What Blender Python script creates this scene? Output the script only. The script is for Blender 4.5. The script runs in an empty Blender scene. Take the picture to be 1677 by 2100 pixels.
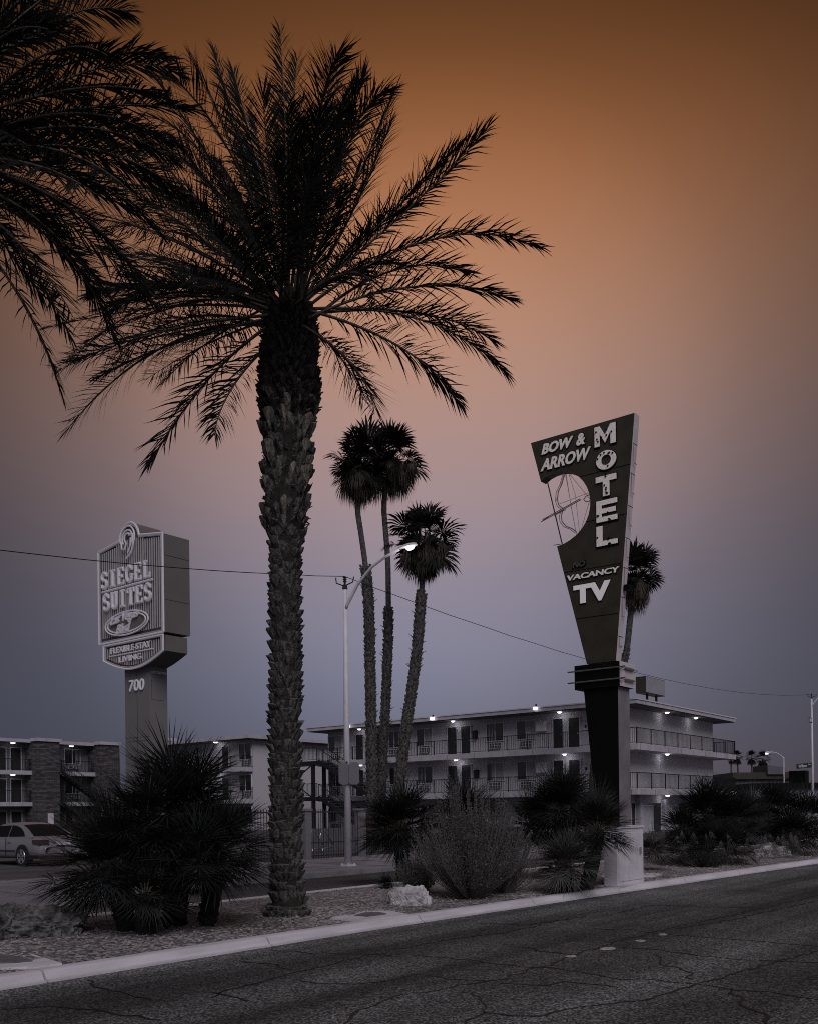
import bpy, math, random
from mathutils import Vector, Matrix, noise
random.seed(7)
sin, cos, pi, rad = math.sin, math.cos, math.pi, math.radians
rnd = random.uniform
sc = bpy.context.scene
col = sc.collection

# ------------------------------------------------------------------ camera
# world X runs along the road (to the right of the picture), world Y across it, Z up
CH, FP, PXC, PYH, ROLL, YAW = 1.65, 1930.0, 838.5, 1665.0, 0.012, rad(38.4)
F = Vector((cos(YAW), sin(YAW), 0)); R = Vector((sin(YAW), -cos(YAW), 0)); Z = Vector((0, 0, 1))
cam_d = bpy.data.cameras.new('camera'); cam = bpy.data.objects.new('camera', cam_d); col.objects.link(cam)
er = R*cos(ROLL) - Z*sin(ROLL); eu = R*sin(ROLL) + Z*cos(ROLL)
M = Matrix((er, eu, -F)).transposed().to_4x4(); M.translation = Vector((0, 0, CH)); cam.matrix_world = M
cam_d.sensor_fit = 'VERTICAL'; cam_d.sensor_height = 36; cam_d.lens = 36*FP/2100
cam_d.shift_y = (PYH-1050)/2100; cam_d.clip_end = 5000; cam_d.clip_start = .1
sc.camera = cam

def _xy(px, py):
    dx, dy = px-PXC, PYH-py
    return (dx*cos(ROLL)+dy*sin(ROLL))/FP, (-dx*sin(ROLL)+dy*cos(ROLL))/FP
def W(px, py, d):                       # picture point at distance d
    x, y = _xy(px, py); return F*d + R*(x*d) + Z*(CH+y*d)
def G(px, py, z=0.0):                   # picture point on the ground
    x, y = _xy(px, py); return W(px, py, (CH-z)/max(1e-4, -y))
def PX(px, py, X):                      # picture point on the plane X = const
    x, y = _xy(px, py); return W(px, py, X/(F.x+R.x*x))
def PY(px, py, Y):
    x, y = _xy(px, py); return W(px, py, Y/(F.y+R.y*x))

# ------------------------------------------------------------------ sky and light
def lin(c):
    return tuple((v/255/12.92 if v/255 <= .04045 else ((v/255+.055)/1.055)**2.4) for v in c) + (1,)
world = bpy.data.worlds.new('World'); sc.world = world; world.use_nodes = True
nt = world.node_tree; N = nt.nodes; L = nt.links; N.clear()
out = N.new('ShaderNodeOutputWorld'); bg = N.new('ShaderNodeBackground'); tc = N.new('ShaderNodeTexCoord')
sep = N.new('ShaderNodeSeparateXYZ'); L.new(tc.outputs['Generated'], sep.inputs[0])
ramp = N.new('ShaderNodeValToRGB'); L.new(sep.outputs['Z'], ramp.inputs[0]); ramp.color_ramp.interpolation = 'B_SPLINE'
SKY = [(0.0, (140, 146, 176)), (.05, (143, 151, 181)), (.11, (148, 154, 182)), (.18, (150, 149, 172)), (.25, (152, 142, 156)),
       (.32, (164, 142, 146)), (.40, (178, 142, 130)), (.48, (190, 140, 112)), (.56, (188, 124, 84)), (.63, (152, 96, 54)),
       (.72, (102, 64, 38)), (1.0, (120, 100, 100))]
el = ramp.color_ramp.elements
while len(el) > 1: el.remove(el[-1])
el[0].position = SKY[0][0]; el[0].color = lin(SKY[0][1])
for p, c in SKY[1:]:
    e = el.new(p); e.color = lin(c)
# lens vignette painted into the sky colour: brightest round one bearing, dimming away
vig_dir = (W(870, 860, 10)-Vector((0, 0, CH))).normalized()
dot = N.new('ShaderNodeVectorMath'); dot.operation = 'DOT_PRODUCT'; dot.inputs[1].default_value = vig_dir
nrm = N.new('ShaderNodeVectorMath'); nrm.operation = 'NORMALIZE'
L.new(tc.outputs['Generated'], nrm.inputs[0]); L.new(nrm.outputs[0], dot.inputs[0])
gr = N.new('ShaderNodeValToRGB'); gr.color_ramp.interpolation = 'B_SPLINE'
L.new(dot.outputs['Value'], gr.inputs[0])
ge = gr.color_ramp.elements
ge[0].position = .5; ge[0].color = (.2, .2, .2, 1); ge[1].position = 1; ge[1].color = (1.0, 1.0, 1.0, 1)
for p, v in ((.80, .16), (.86, .17), (.91, .23), (.955, .47), (.985, .86)):
    e = ge.new(p); e.color = (v, v, v, 1)
# the opposite half of the sky: dim lavender twilight
br_ = N.new('ShaderNodeMapRange'); br_.inputs['From Min'].default_value = .55; br_.inputs['From Max'].default_value = -.1
L.new(dot.outputs['Value'], br_.inputs['Value'])
mul = N.new('ShaderNodeMixRGB'); mul.blend_type = 'MULTIPLY'; mul.inputs[0].default_value = 1
L.new(ramp.outputs[0], mul.inputs[1]); L.new(gr.outputs[0], mul.inputs[2])
sky = N.new('ShaderNodeTexSky'); sky.sky_type = 'NISHITA'; sky.sun_disc = False
sky.sun_elevation = rad(1); sky.sun_rotation = rad(60)
mx = N.new('ShaderNodeMixRGB'); mx.blend_type = 'ADD'; mx.inputs[0].default_value = .002
anti = N.new('ShaderNodeMixRGB'); L.new(br_.outputs[0], anti.inputs[0]); L.new(mul.outputs[0], anti.inputs[1])
anti.inputs[2].default_value = (.15, .15, .18, 1)
L.new(anti.outputs[0], mx.inputs[1]); L.new(sky.outputs[0], mx.inputs[2])
L.new(mx.outputs[0], bg.inputs[0]); bg.inputs[1].default_value = 1.0; L.new(bg.outputs[0], out.inputs[0])

sd = bpy.data.lights.new('sun', 'SUN'); so = bpy.data.objects.new('sun', sd); col.objects.link(so)
sd.energy = 1.5; sd.angle = rad(35); sd.color = (1.0, .95, 1.0)
so.rotation_euler = (-(Vector((-.5, -.6, .66)))).to_track_quat('-Z', 'Y').to_euler()
so.location = (0, 0, 30)
sc.view_settings.view_transform = 'Standard'; sc.view_settings.look = 'None'
sc.view_settings.exposure = 0; sc.view_settings.gamma = 1
sc.cycles.use_denoising = False; sc.cycles.filter_width = 1.0
sc.cycles.max_bounces = 5; sc.cycles.transparent_max_bounces = 4

# ------------------------------------------------------------------ materials
def mat(name, c, rough=.7, var=.2, scale=6.0, metal=0.0, emit=None, estr=1.0, bump=0.0, bscale=None, stretch=(1, 1, 1), spec=.3, detail=6):
    m = bpy.data.materials.new(name); m.use_nodes = True
    n = m.node_tree.nodes; l = m.node_tree.links; b = n['Principled BSDF']
    b.inputs['Roughness'].default_value = rough; b.inputs['Metallic'].default_value = metal
    b.inputs['Specular IOR Level'].default_value = spec
    t = n.new('ShaderNodeTexCoord'); mp = n.new('ShaderNodeMapping'); mp.inputs['Scale'].default_value = stretch
    l.new(t.outputs['Object'], mp.inputs[0])
    no = n.new('ShaderNodeTexNoise'); no.inputs['Scale'].default_value = scale; no.inputs['Detail'].default_value = detail
    l.new(mp.outputs[0], no.inputs['Vector'])
    r = n.new('ShaderNodeValToRGB'); r.color_ramp.elements[0].position = .3; r.color_ramp.elements[1].position = .7
    r.color_ramp.elements[0].color = tuple(v*(1-var) for v in c)+(1,)
    r.color_ramp.elements[1].color = tuple(min(1, v*(1+var)) for v in c)+(1,)
    l.new(no.outputs['Fac'], r.inputs[0]); l.new(r.outputs[0], b.inputs['Base Color'])
    if emit:
        b.inputs['Emission Color'].default_value = emit+(1,); b.inputs['Emission Strength'].default_value = estr
    if bump:
        nb = n.new('ShaderNodeTexNoise'); nb.inputs['Scale'].default_value = bscale or scale*4; nb.inputs['Detail'].default_value = 5
        l.new(mp.outputs[0], nb.inputs['Vector'])
        bp = n.new('ShaderNodeBump'); bp.inputs['Strength'].default_value = bump; bp.inputs['Distance'].default_value = .03
        l.new(nb.outputs['Fac'], bp.inputs['Height']); l.new(bp.outputs[0], b.inputs['Normal'])
    return m

def speckle(name, c_dark, c_mid, c_light, s1, s2, rough=.9, bump=.4, bands=None):
    """grainy ground: fine voronoi grains over broad stains, optional wheel bands along the road"""
    m = bpy.data.materials.new(name); m.use_nodes = True
    n = m.node_tree.nodes; l = m.node_tree.links; b = n['Principled BSDF']; b.inputs['Roughness'].default_value = rough
    b.inputs['Specular IOR Level'].default_value = .25
    t = n.new('ShaderNodeTexCoord')
    v = n.new('ShaderNodeTexVoronoi'); v.inputs['Scale'].default_value = s1; l.new(t.outputs['Object'], v.inputs['Vector'])
    r = n.new('ShaderNodeValToRGB'); e = r.color_ramp.elements
    sp = n.new('ShaderNodeSeparateColor'); l.new(v.outputs['Color'], sp.inputs[0]); l.new(sp.outputs[0], r.inputs[0])
    e[0].position = 0; e[0].color = c_dark+(1,); e[1].position = 1; e[1].color = c_light+(1,)
    k = e.new(.55); k.color = c_mid+(1,)
    no = n.new('ShaderNodeTexNoise'); no.inputs['Scale'].default_value = s2; no.inputs['Detail'].default_value = 8
    no.inputs['Roughness'].default_value = .65
    l.new(t.outputs['Object'], no.inputs['Vector'])
    r2 = n.new('ShaderNodeValToRGB'); e2 = r2.color_ramp.elements
    e2[0].position = .3; e2[0].color = (.6, .6, .6, 1); e2[1].position = .72; e2[1].color = (1.3, 1.3, 1.3, 1)
    l.new(no.outputs['Fac'], r2.inputs[0])
    mu = n.new('ShaderNodeMixRGB'); mu.blend_type = 'MULTIPLY'; mu.inputs[0].default_value = 1
    l.new(r.outputs[0], mu.inputs[1]); l.new(r2.outputs[0], mu.inputs[2]); last = mu.outputs[0]
    if bands:
        mp = n.new('ShaderNodeMapping'); mp.inputs['Scale'].default_value = (.035, .75, 1); l.new(t.outputs['Object'], mp.inputs[0])
        nb = n.new('ShaderNodeTexNoise'); nb.inputs['Scale'].default_value = 1.0; nb.inputs['Detail'].default_value = 3
        l.new(mp.outputs[0], nb.inputs['Vector'])
        r3 = n.new('ShaderNodeValToRGB'); e3 = r3.color_ramp.elements
        e3[0].position = .4; e3[0].color = (bands[0],)*3+(1,); e3[1].position = .62; e3[1].color = (bands[1],)*3+(1,)
        l.new(nb.outputs['Fac'], r3.inputs[0])
        m3 = n.new('ShaderNodeMixRGB'); m3.blend_type = 'MULTIPLY'; m3.inputs[0].default_value = 1
        l.new(last, m3.inputs[1]); l.new(r3.outputs[0], m3.inputs[2]); last = m3.outputs[0]
    l.new(last, b.inputs['Base Color'])
    bp = n.new('ShaderNodeBump'); bp.inputs['Strength'].default_value = bump; bp.inputs['Distance'].default_value = .01
    l.new(v.outputs['Distance'], bp.inputs['Height']); l.new(bp.outputs[0], b.inputs['Normal'])
    return m

def brickmat(name, c1, c2, mortar, sx):
    m = bpy.data.materials.new(name); m.use_nodes = True
    n = m.node_tree.nodes; l = m.node_tree.links; b = n['Principled BSDF']; b.inputs['Roughness'].default_value = .9
    t = n.new('ShaderNodeTexCoord'); s = n.new('ShaderNodeSeparateXYZ'); l.new(t.outputs['Object'], s.inputs[0])
    ad = n.new('ShaderNodeMath'); ad.operation = 'ADD'; l.new(s.outputs[0], ad.inputs[0]); l.new(s.outputs[1], ad.inputs[1])
    cb = n.new('ShaderNodeCombineXYZ'); l.new(ad.outputs[0], cb.inputs[0]); l.new(s.outputs[2], cb.inputs[1])
    br = n.new('ShaderNodeTexBrick'); l.new(cb.outputs[0], br.inputs['Vector'])
    br.inputs['Scale'].default_value = sx; br.inputs['Color1'].default_value = c1+(1,); br.inputs['Color2'].default_value = c2+(1,)
    br.inputs['Mortar'].default_value = mortar+(1,); br.inputs['Mortar Size'].default_value = .03
    br.inputs['Brick Width'].default_value = .9; br.inputs['Row Height'].default_value = .22
    l.new(br.outputs[0], b.inputs['Base Color'])
    return m

asphalt = speckle('asphalt', (.011, .0115, .0115), (.048, .05, .05), (.18, .18, .18), 62, .5, bump=.6, bands=(.55, 1.8))
asphalt_far = speckle('asphalt_far', (.045, .043, .046), (.07, .067, .073), (.1, .097, .105), 50, .3, bands=(.75, 1.25))
gravel = speckle('gravel', (.05, .045, .047), (.17, .152, .157), (.46, .41, .42), 26, .7, bump=1.0)
dirt = speckle('dirt', (.05, .047, .05), (.085, .08, .085), (.14, .13, .14), 30, .4)
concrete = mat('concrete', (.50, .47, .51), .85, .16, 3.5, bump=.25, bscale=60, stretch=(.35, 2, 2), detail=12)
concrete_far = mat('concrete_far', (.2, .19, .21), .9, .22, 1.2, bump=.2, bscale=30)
crackm = mat('tar', (.006, .006, .006), .6, .3, 20)
leafm = mat('palm_leaf', (.009, .0095, .008), .65, .4, 3, spec=.12)
stemm = mat('palm_stem', (.07, .06, .048), .5, .3, 5)
fanm = mat('fan_leaf', (.016, .018, .018), .5, .5, 4, spec=.22)
fantrail = mat('fan_leaf_trail_lit', (.06, .057, .055), .8, .4, 6)  # paler leaf colour stands in for passing light trails
bootm = mat('palm_bark', (.085, .081, .075), .95, .9, 26, bump=1.0, bscale=60, stretch=(1, 1, .22), detail=10)
bootpale = mat('palm_bark_pale', (.17, .155, .13), .95, .8, 30, bump=1.0, bscale=60, stretch=(1, 1, .2), detail=10)
bootdark = mat('palm_fibre', (.022, .019, .016), .95, .5, 14, bump=.8, bscale=40)
barkw = mat('fan_palm_bark', (.07, .064, .061), .95, .85, 11, bump=.6, stretch=(1, 1, 1))
shrubm = mat('shrub_leaf', (.08, .077, .078), .8, .45, 5)
twigm = mat('twig', (.085, .076, .072), .8, .3, 9)
rockm = mat('rock', (.42, .4, .41), .9, .5, 3.2, bump=1.0, bscale=9, detail=12)
rockdark = mat('rock_dark', (.1, .096, .096), .9, .85, 9, bump=1.0, bscale=22, detail=12)
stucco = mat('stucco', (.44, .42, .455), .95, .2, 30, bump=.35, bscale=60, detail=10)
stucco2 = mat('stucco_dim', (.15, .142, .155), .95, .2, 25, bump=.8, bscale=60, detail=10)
trim = mat('white_trim', (.5, .48, .53), .7, .1, 3)
fascia = mat('fascia', (.38, .36, .4), .8, .15, 1.5, stretch=(1, 1, .4))
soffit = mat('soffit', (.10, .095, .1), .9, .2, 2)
doorm = mat('door_dark', (.022, .024, .024), .5, .2, 2)
glassm = mat('window_glass', (.012, .012, .016), .12, .3, 1.5, spec=.6)
curtain = mat('curtain', (.28, .265, .29), .9, .25, 3, stretch=(6, 6, .2))
ironm = mat('black_iron', (.012, .012, .013), .5, .2, 5)
acm = mat('ac_grille', (.06, .06, .065), .7, .2, 5)
whitem = mat('white_paint', (.55, .53, .57), .6, .1, 4)
polem = mat('galvanised', (.55, .53, .57), .5, .12, 2)
stonem = brickmat('ledge_stone', (.11, .1, .105), (.03, .026, .03), (.006, .006, .006), 1.9)
signdark = mat('olive_panel', (.034, .029, .019), .45, .25, 1.2, spec=.35)
signblack = mat('black_panel', (.003, .003, .003), .5, .3, 1, spec=.12)
signedge = mat('pale_panel', (.52, .46, .48), .5, .12, 1, bump=.05)
letterw = mat('letter_enamel', (.86, .79, .74), .55, .16, 9, detail=10)
letteroff = mat('letter_unlit', (.07, .065, .06), .5, .2, 7)
neon = mat('neon', (.4, .38, .4), .4, .1, 5, emit=(.62, .58, .70), estr=.14)
neondim = mat('neon_off', (.26, .235, .25), .4, .15, 5, emit=(.55, .5, .6), estr=.06)
boxface = mat('brown_face', (.085, .072, .07), .6, .15, 3)
boxside = mat('taupe_metal', (.13, .115, .112), .6, .08, .8)
colm = mat('taupe_column', (.15, .142, .148), .7, .08, .6)
lampglow = mat('lamp_lens', (.9, .9, .9), .5, 0, 1, emit=(1, .93, 1), estr=2.6)
lampsoft = mat('lamp_soft', (.9, .9, .9), .5, 0, 1, emit=(.95, .93, 1), estr=2.2)
wirem = mat('wire', (.01, .01, .012), .6, 0, 1)
carglass = mat('car_glass', (.008, .008, .01), .6, .1, 2, spec=.05)
carpaint = mat('car_silver', (.22, .215, .235), .35, .05, 2, metal=.35, spec=.5)
cardark = mat('car_charcoal', (.03, .03, .033), .3, .05, 2, metal=.3, spec=.5)
tyrem = mat('tyre', (.012, .012, .012), .8, .2, 8)
rimm = mat('alloy', (.4, .39, .42), .3, .05, 5, metal=.7)
lensm = mat('tail_lens', (.03, .01, .012), .15, .2, 8, spec=.6)
chrome = mat('chrome_rail', (.5, .5, .52), .25, .05, 5, metal=.8)

# ------------------------------------------------------------------ mesh building
ORG = {}
class MB:
    def __init__(s): s.v = []; s.f = []
    def poly(s, pts):
        i = len(s.v); s.v += [tuple(p) for p in pts]; s.f.append(tuple(range(i, i+len(pts)))); return s
    def hexa(s, b, t):                  # two quads, bottom and top, same winding
        i = len(s.v); s.v += [tuple(p) for p in b]+[tuple(p) for p in t]
        s.f += [(i+3, i+2, i+1, i), (i+4, i+5, i+6, i+7)] + [(i+k, i+(k+1) % 4, i+4+(k+1) % 4, i+4+k) for k in range(4)]
        return s
    def box(s, x0, x1, y0, y1, z0, z1):
        return s.hexa([(x0, y0, z0), (x1, y0, z0), (x1, y1, z0), (x0, y1, z0)], [(x0, y0, z1), (x1, y0, z1), (x1, y1, z1), (x0, y1, z1)])
    def prism(s, ring, off):            # closed polygon extruded by off
        n = len(ring); i = len(s.v); off = Vector(off)
        s.v += [tuple(p) for p in ring]+[tuple(Vector(p)+off) for p in ring]
        s.f += [tuple(range(i+n-1, i-1, -1)), tuple(range(i+n, i+2*n))]
        s.f += [(i+k, i+(k+1) % n, i+n+(k+1) % n, i+n+k) for k in range(n)]
        return s
    def tube(s, pts, r, n=6, cap=True):
        pts = [Vector(p) for p in pts]; m = len(pts)
        if not hasattr(r, '__len__'): r = [r]*m
        i = len(s.v); ref = None
        for k, p in enumerate(pts):
            t = (pts[min(k+1, m-1)]-pts[max(k-1, 0)])
            t = t.normalized() if t.length > 1e-9 else Vector((0, 0, 1))
            if ref is None: ref = Vector((0, 0, 1)) if abs(t.z) < .9 else Vector((1, 0, 0))
            a = t.cross(ref).normalized(); b = a.cross(t); ref = b
            for j in range(n):
                q = 2*pi*j/n; s.v.append(tuple(p+a*(r[k]*cos(q))+b*(r[k]*sin(q))))
        for k in range(m-1):
            for j in range(n):
                s.f.append((i+k*n+j, i+k*n+(j+1) % n, i+(k+1)*n+(j+1) % n, i+(k+1)*n+j))
        if cap:
            s.f.append(tuple(range(i+n-1, i-1, -1))); s.f.append(tuple(range(i+(m-1)*n, i+m*n)))
        return s
    def build(s, name, m, parent=None, org=None, smooth=False):
        o3 = Vector(ORG[parent]) if parent else Vector(org if org else (0, 0, 0))
        me = bpy.data.meshes.new(name)
        me.from_pydata([(v[0]-o3.x, v[1]-o3.y, v[2]-o3.z) for v in s.v], [], s.f)
        if smooth:
            me.polygons.foreach_set('use_smooth', [True]*len(me.polygons))
        me.materials.append(m); me.update()
        o = bpy.data.objects.new(name, me); col.objects.link(o)
        if parent: o.parent = parent
        else: o.location = o3
        ORG[o] = tuple(o3)
        return o

def tag(o, label, cat, group=None):
    o['label'] = label; o['category'] = cat
    if group: o['group'] = group
    return o
def thing(name, loc, label, cat, group=None):
    o = bpy.data.objects.new(name, None); col.objects.link(o); o.location = loc; o.empty_display_size = .3
    ORG[o] = tuple(loc); return tag(o, label, cat, group)
def struct(name, mb, m, smooth=False):
    o = mb.build(name, m, smooth=smooth); o['kind'] = 'structure'; return o
def lerp(a, b, t): return a+(b-a)*t
def interp(tab, x):
    if x <= tab[0][0]: return tab[0][1]
    for (a, va), (b, vb) in zip(tab, tab[1:]):
        if x <= b: return va+(vb-va)*(x-a)/(b-a)
    return tab[-1][1]

# ------------------------------------------------------------------ ground
mb = MB(); mb.poly([(-900, -900, -.03), (1800, -900, -.03), (1800, 1800, -.03), (-900, 1800, -.03)]); struct('ground', mb, dirt)
def kY(X): return 8.6 if X < 10 else 8.6-.047*(X-10)          # edge of the near road
def mY(X): return 13.15 if X < 30 else 13.15-.004*(X-30)        # far edge of the median
def strip(mb, xs, fy0, fy1, z0, z1=None):
    z1 = z0 if z1 is None else z1
    for a, b in zip(xs, xs[1:]):
        mb.poly([(a, fy0(a), z0), (b, fy0(b), z0), (b, fy1(b), z1), (a, fy1(a), z1)])
xs = [-60, -20, 0, 4, 7, 10, 13, 17, 22, 28, 36, 48, 64, 80, 120, 200, 400]
mb = MB(); strip(mb, xs, lambda x: -14, lambda x: kY(x)+.02, 0); struct('road', mb, asphalt)
mb = MB(); strip(mb, xs, lambda x: mY(x)-.05, lambda x: 16.75, 0); struct('frontage_road', mb, asphalt_far)
# median gravel, gently uneven
mb = MB(); nx, ny = 150, 14; X0, X1 = -20, 75; ids = {}
for i in range(nx+1):
    X = X0+(X1-X0)*i/nx
    for j in range(ny+1):
        y = lerp(kY(X)+.2, mY(X)-.13, j/ny)
        z = .085+(.035*noise.noise(Vector((X*.8, y*.8, 0)))+.02*noise.noise(Vector((X*2.5, y*2.5, 3)))+.05*sin(pi*j/ny))*(0 if j in (0, ny) else 1)
        ids[i, j] = len(mb.v); mb.v.append((X, y, z))
for i in range(nx):
    for j in range(ny):
        mb.f.append((ids[i, j], ids[i+1, j], ids[i+1, j+1], ids[i, j+1]))
struct('median_ground', mb, gravel, True)
def kerb(fy, sgn, x0, x1, seg, prof, name, m):
    mb = MB(); x = x0
    while x < x1:
        a, b = x+.012, min(x+seg, x1)-.012
        n = max(1, int((b-a)/1.0)); st = [a+(b-a)*k/n for k in range(n+1)]
        i = len(mb.v)
        for X in st:
            for (o, z) in prof: mb.v.append((X, fy(X)+sgn*o, z+.004*noise.noise(Vector((X*1.3, o*9, 1)))))
        P = len(prof)
        for k in range(n):
            for j in range(P-1):
                q = (i+k*P+j, i+(k+1)*P+j, i+(k+1)*P+j+1, i+k*P+j+1); mb.f.append(q if sgn > 0 else q[::-1])
        mb.f.append(tuple(i+j for j in range(P))); mb.f.append(tuple(i+n*P+j for j in range(P))[::-1])
        x += seg
    o = mb.build(name, m); o['kind'] = 'structure'; return o
kprof = [(0, .0), (0, .022), (.05, .03), (.085, .085), (.105, .105), (.13, .112), (.27, .112), (.29, .1), (.3, .03)]
kx = G(516, 1936).x
kerb(kY, 1, kx-3.02*8, 90, 3.02, kprof, 'median_kerb', concrete)
kerb(mY, -1, -20, 90, 3.0, [(0, 0), (.01, .1), (.03, .11), (.15, .11), (.16, .03)], 'far_median_kerb', concrete)
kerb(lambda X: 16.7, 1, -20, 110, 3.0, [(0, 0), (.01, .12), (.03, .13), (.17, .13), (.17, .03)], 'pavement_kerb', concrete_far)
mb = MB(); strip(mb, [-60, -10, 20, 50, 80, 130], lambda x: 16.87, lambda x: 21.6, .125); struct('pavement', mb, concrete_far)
mb = MB(); strip(mb, [-60, 0, 30, 80, 130], lambda x: 21.6, lambda x: 95, .03); struct('car_park', mb, asphalt_far)
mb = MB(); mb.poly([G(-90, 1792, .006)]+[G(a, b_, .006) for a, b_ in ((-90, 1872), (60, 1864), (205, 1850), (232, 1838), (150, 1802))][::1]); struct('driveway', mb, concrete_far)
# joints of the pavement
mb = MB()
for k in range(40):
    x = -10+k*1.8; mb.box(x, x+.02, 16.9, 21.5, .126, .129)
struct('pavement_joints', mb, crackm)
# cracks in the asphalt
CR = [[(551,1948),(651,1955),(751,1956),(802,1960)], [(501,1971),(541,1977),(601,1988)], [(436,2036),(481,2045),(511,2053)],
 [(175,2010),(215,2028),(280,2041),(310,2051)], [(420,2046),(626,1990),(751,1961),(900,1930),(1030,1914),(1180,1880)],
 [(840,1960),(940,1967),(1040,1980),(1140,1987),(1269,2007),(1389,2014),(1489,2027),(1677,2049),(1800,2060)],
 [(1070,1942),(1120,1952),(1179,1959)],
 [(840,2039),(915,2027),(1040,2007),(1090,1989),(1179,1959),(1264,1932),(1389,1900),(1489,1880),(1677,1837),(1900,1786)],
 [(1214,1904),(1289,1907),(1364,1917),(1439,1922),(1539,1929),(1677,1942)], [(1274,1943),(1339,1947),(1439,1962),(1539,1969),(1677,1974)],
 [(855,1998),(915,2008),(1005,2012)], [(1030,2018),(1119,2022),(1159,2014),(1269,2025)],
 [(930,2034),(975,2034),(995,2064),(995,2079),(955,2089),(952,2102)], [(995,2079),(1040,2082),(1110,2084)],
 [(1339,1959),(1369,1982),(1414,1992),(1421,2009)], [(1120,2084),(1189,2064),(1264,2057),(1339,2047),(1420,2020),(1530,1990),(1677,1950)],
 [(1264,1872),(1339,1856),(1439,1860),(1560,1862)], [(980,1893),(1080,1898),(1200,1880)], [(1389,1905),(1500,1886),(1677,1846)],
 [(0,2070),(120,2066),(240,2078),(330,2092)], [(700,2098),(760,2060),(840,2039)], [(1500,2027),(1520,2060),(1560,2080),(1570,2100)], [(600,2010),(700,2020),(790,2016),(855,1998)]]
mb = MB()
for line in CR:
    pts = [G(*p) for p in line]; fine = []
    for a, b in zip(pts, pts[1:]):
        n = max(2, int((b-a).length/.07))
        for k in range(n):
            p = a.lerp(b, k/n); q = Vector((p.x*3.5, p.y*3.5, 0))
            fine.append(p+Vector((noise.noise(q), noise.noise(q+Vector((9, 4, 0))), 0))*.10+Vector((rnd(-1, 1), rnd(-1, 1), 0))*.010)
    fine.append(pts[-1]); wv = rnd(.013, .02)
    i = len(mb.v)
    for k, p in enumerate(fine):
        t = fine[min(k+1, len(fine)-1)]-fine[max(0, k-1)]; nn = Vector((-t.y, t.x, 0)).normalized()*wv*(.4+.9*abs(noise.noise(p*4))+rnd(0, .35))
        mb.v += [(p.x+nn.x, p.y+nn.y, .004), (p.x-nn.x, p.y-nn.y, .004)]
    for k in range(len(fine)-1): mb.f.append((i+2*k, i+2*k+1, i+2*k+3, i+2*k+2))
struct('road_cracks', mb, crackm)
# pebbles
mb = MB()
for _ in range(9000):
    X = rnd(2, 40)**1.0; y = rnd(kY(X)+.3, mY(X)-.2); s = rnd(.008, .026)*(1.6 if random.random() < .04 else 1)
    z = .10+.05*sin(pi*(y-kY(X))/4.4); i = len(mb.v); a = rnd(0, pi)
    for k in range(4):
        mb.v.append((X+s*cos(a+k*pi/2)*rnd(.7, 1.2), y+s*sin(a+k*pi/2)*rnd(.7, 1.2), z+rnd(-.2, .2)*s))
    mb.v.append((X, y, z+s*rnd(.5, .9)))
    mb.f += [(i, i+1, i+4), (i+1, i+2, i+4), (i+2, i+3, i+4), (i+3, i, i+4)]
o = mb.build('pebbles', mat('pebble', (.22, .2, .21), .9, .6, 3)); o['kind'] = 'stuff'; o['label'] = 'loose pale pebbles strewn over the median'; o['category'] = 'gravel'
# road studs
for i, (px, py, s, lb) in enumerate([(1170, 1962, .8, 'low broken white road stud on the crack, nearest the camera'), (1245, 1946, 1.25, 'largest white road stud with a dark centre'),
                                 (1312, 1930, .9, 'white road stud just beyond the largest stud'), (1358, 1917, .8, 'farthest of the white road studs in the lane line')]):
    p = G(px, py); mb = MB(); n = 12; prev = None
    rings = [(.10, .002), (.092, .008), (.06, .013), (.0, .014)]
    for k, (r, z) in enumerate(rings):
        for j in range(n):
            a = 2*pi*j/n; mb.v.append((p.x+r*s*.95*cos(a)*(1-.25*(i != 1)*(sin(a*2+i) > .3))*(1+.1*noise.noise(Vector((a, i, 0)))), p.y+r*s*.7*sin(a), z))
    for k in range(len(rings)-1):
        for j in range(n): mb.f.append((k*n+j, k*n+(j+1) % n, (k+1)*n+(j+1) % n, (k+1)*n+j))
    tag(mb.build('road_stud', mat('stud_ceramic', (.3, .29, .3), .6, .5, 25), org=(p.x, p.y, 0)), lb, 'road stud', 'studs in the lane line')

# concrete pads with covers
def pad(pxs, z, label, cover=True):
    ps = [G(a, b, z) for a, b in pxs]; c = sum(ps, Vector())/len(ps)
    t = thing('utility_pad', (c.x, c.y, z), label, 'utility pad')
    mb = MB(); mb.prism([p-Z*.08 for p in ps], (0, 0, .095)); mb.build('slab', concrete, t)
    if cover:
        q = [c.lerp(p, .42)+Z*.018 for p in ps]; mb = MB(); mb.prism(q, (0, 0, .01)); mb.build('cover', mat('cover_iron', (.1, .1, .105), .7, .3, 12), t)
pad([(680, 1884), (745, 1889), (838, 1877), (800, 1869), (735, 1870)], .115, 'flat concrete pad with cover at the kerb near the pale boulder')
pad([(-60, 1990), (60, 1985), (128, 1978), (60, 1957), (-60, 1955)], .115, 'concrete pad with thin lid in the lower left corner')
pad([(1235, 1800), (1340, 1798), (1358, 1793), (1290, 1790), (1215, 1792)], .115, 'pale concrete pad beside the white utility cabinet')

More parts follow.
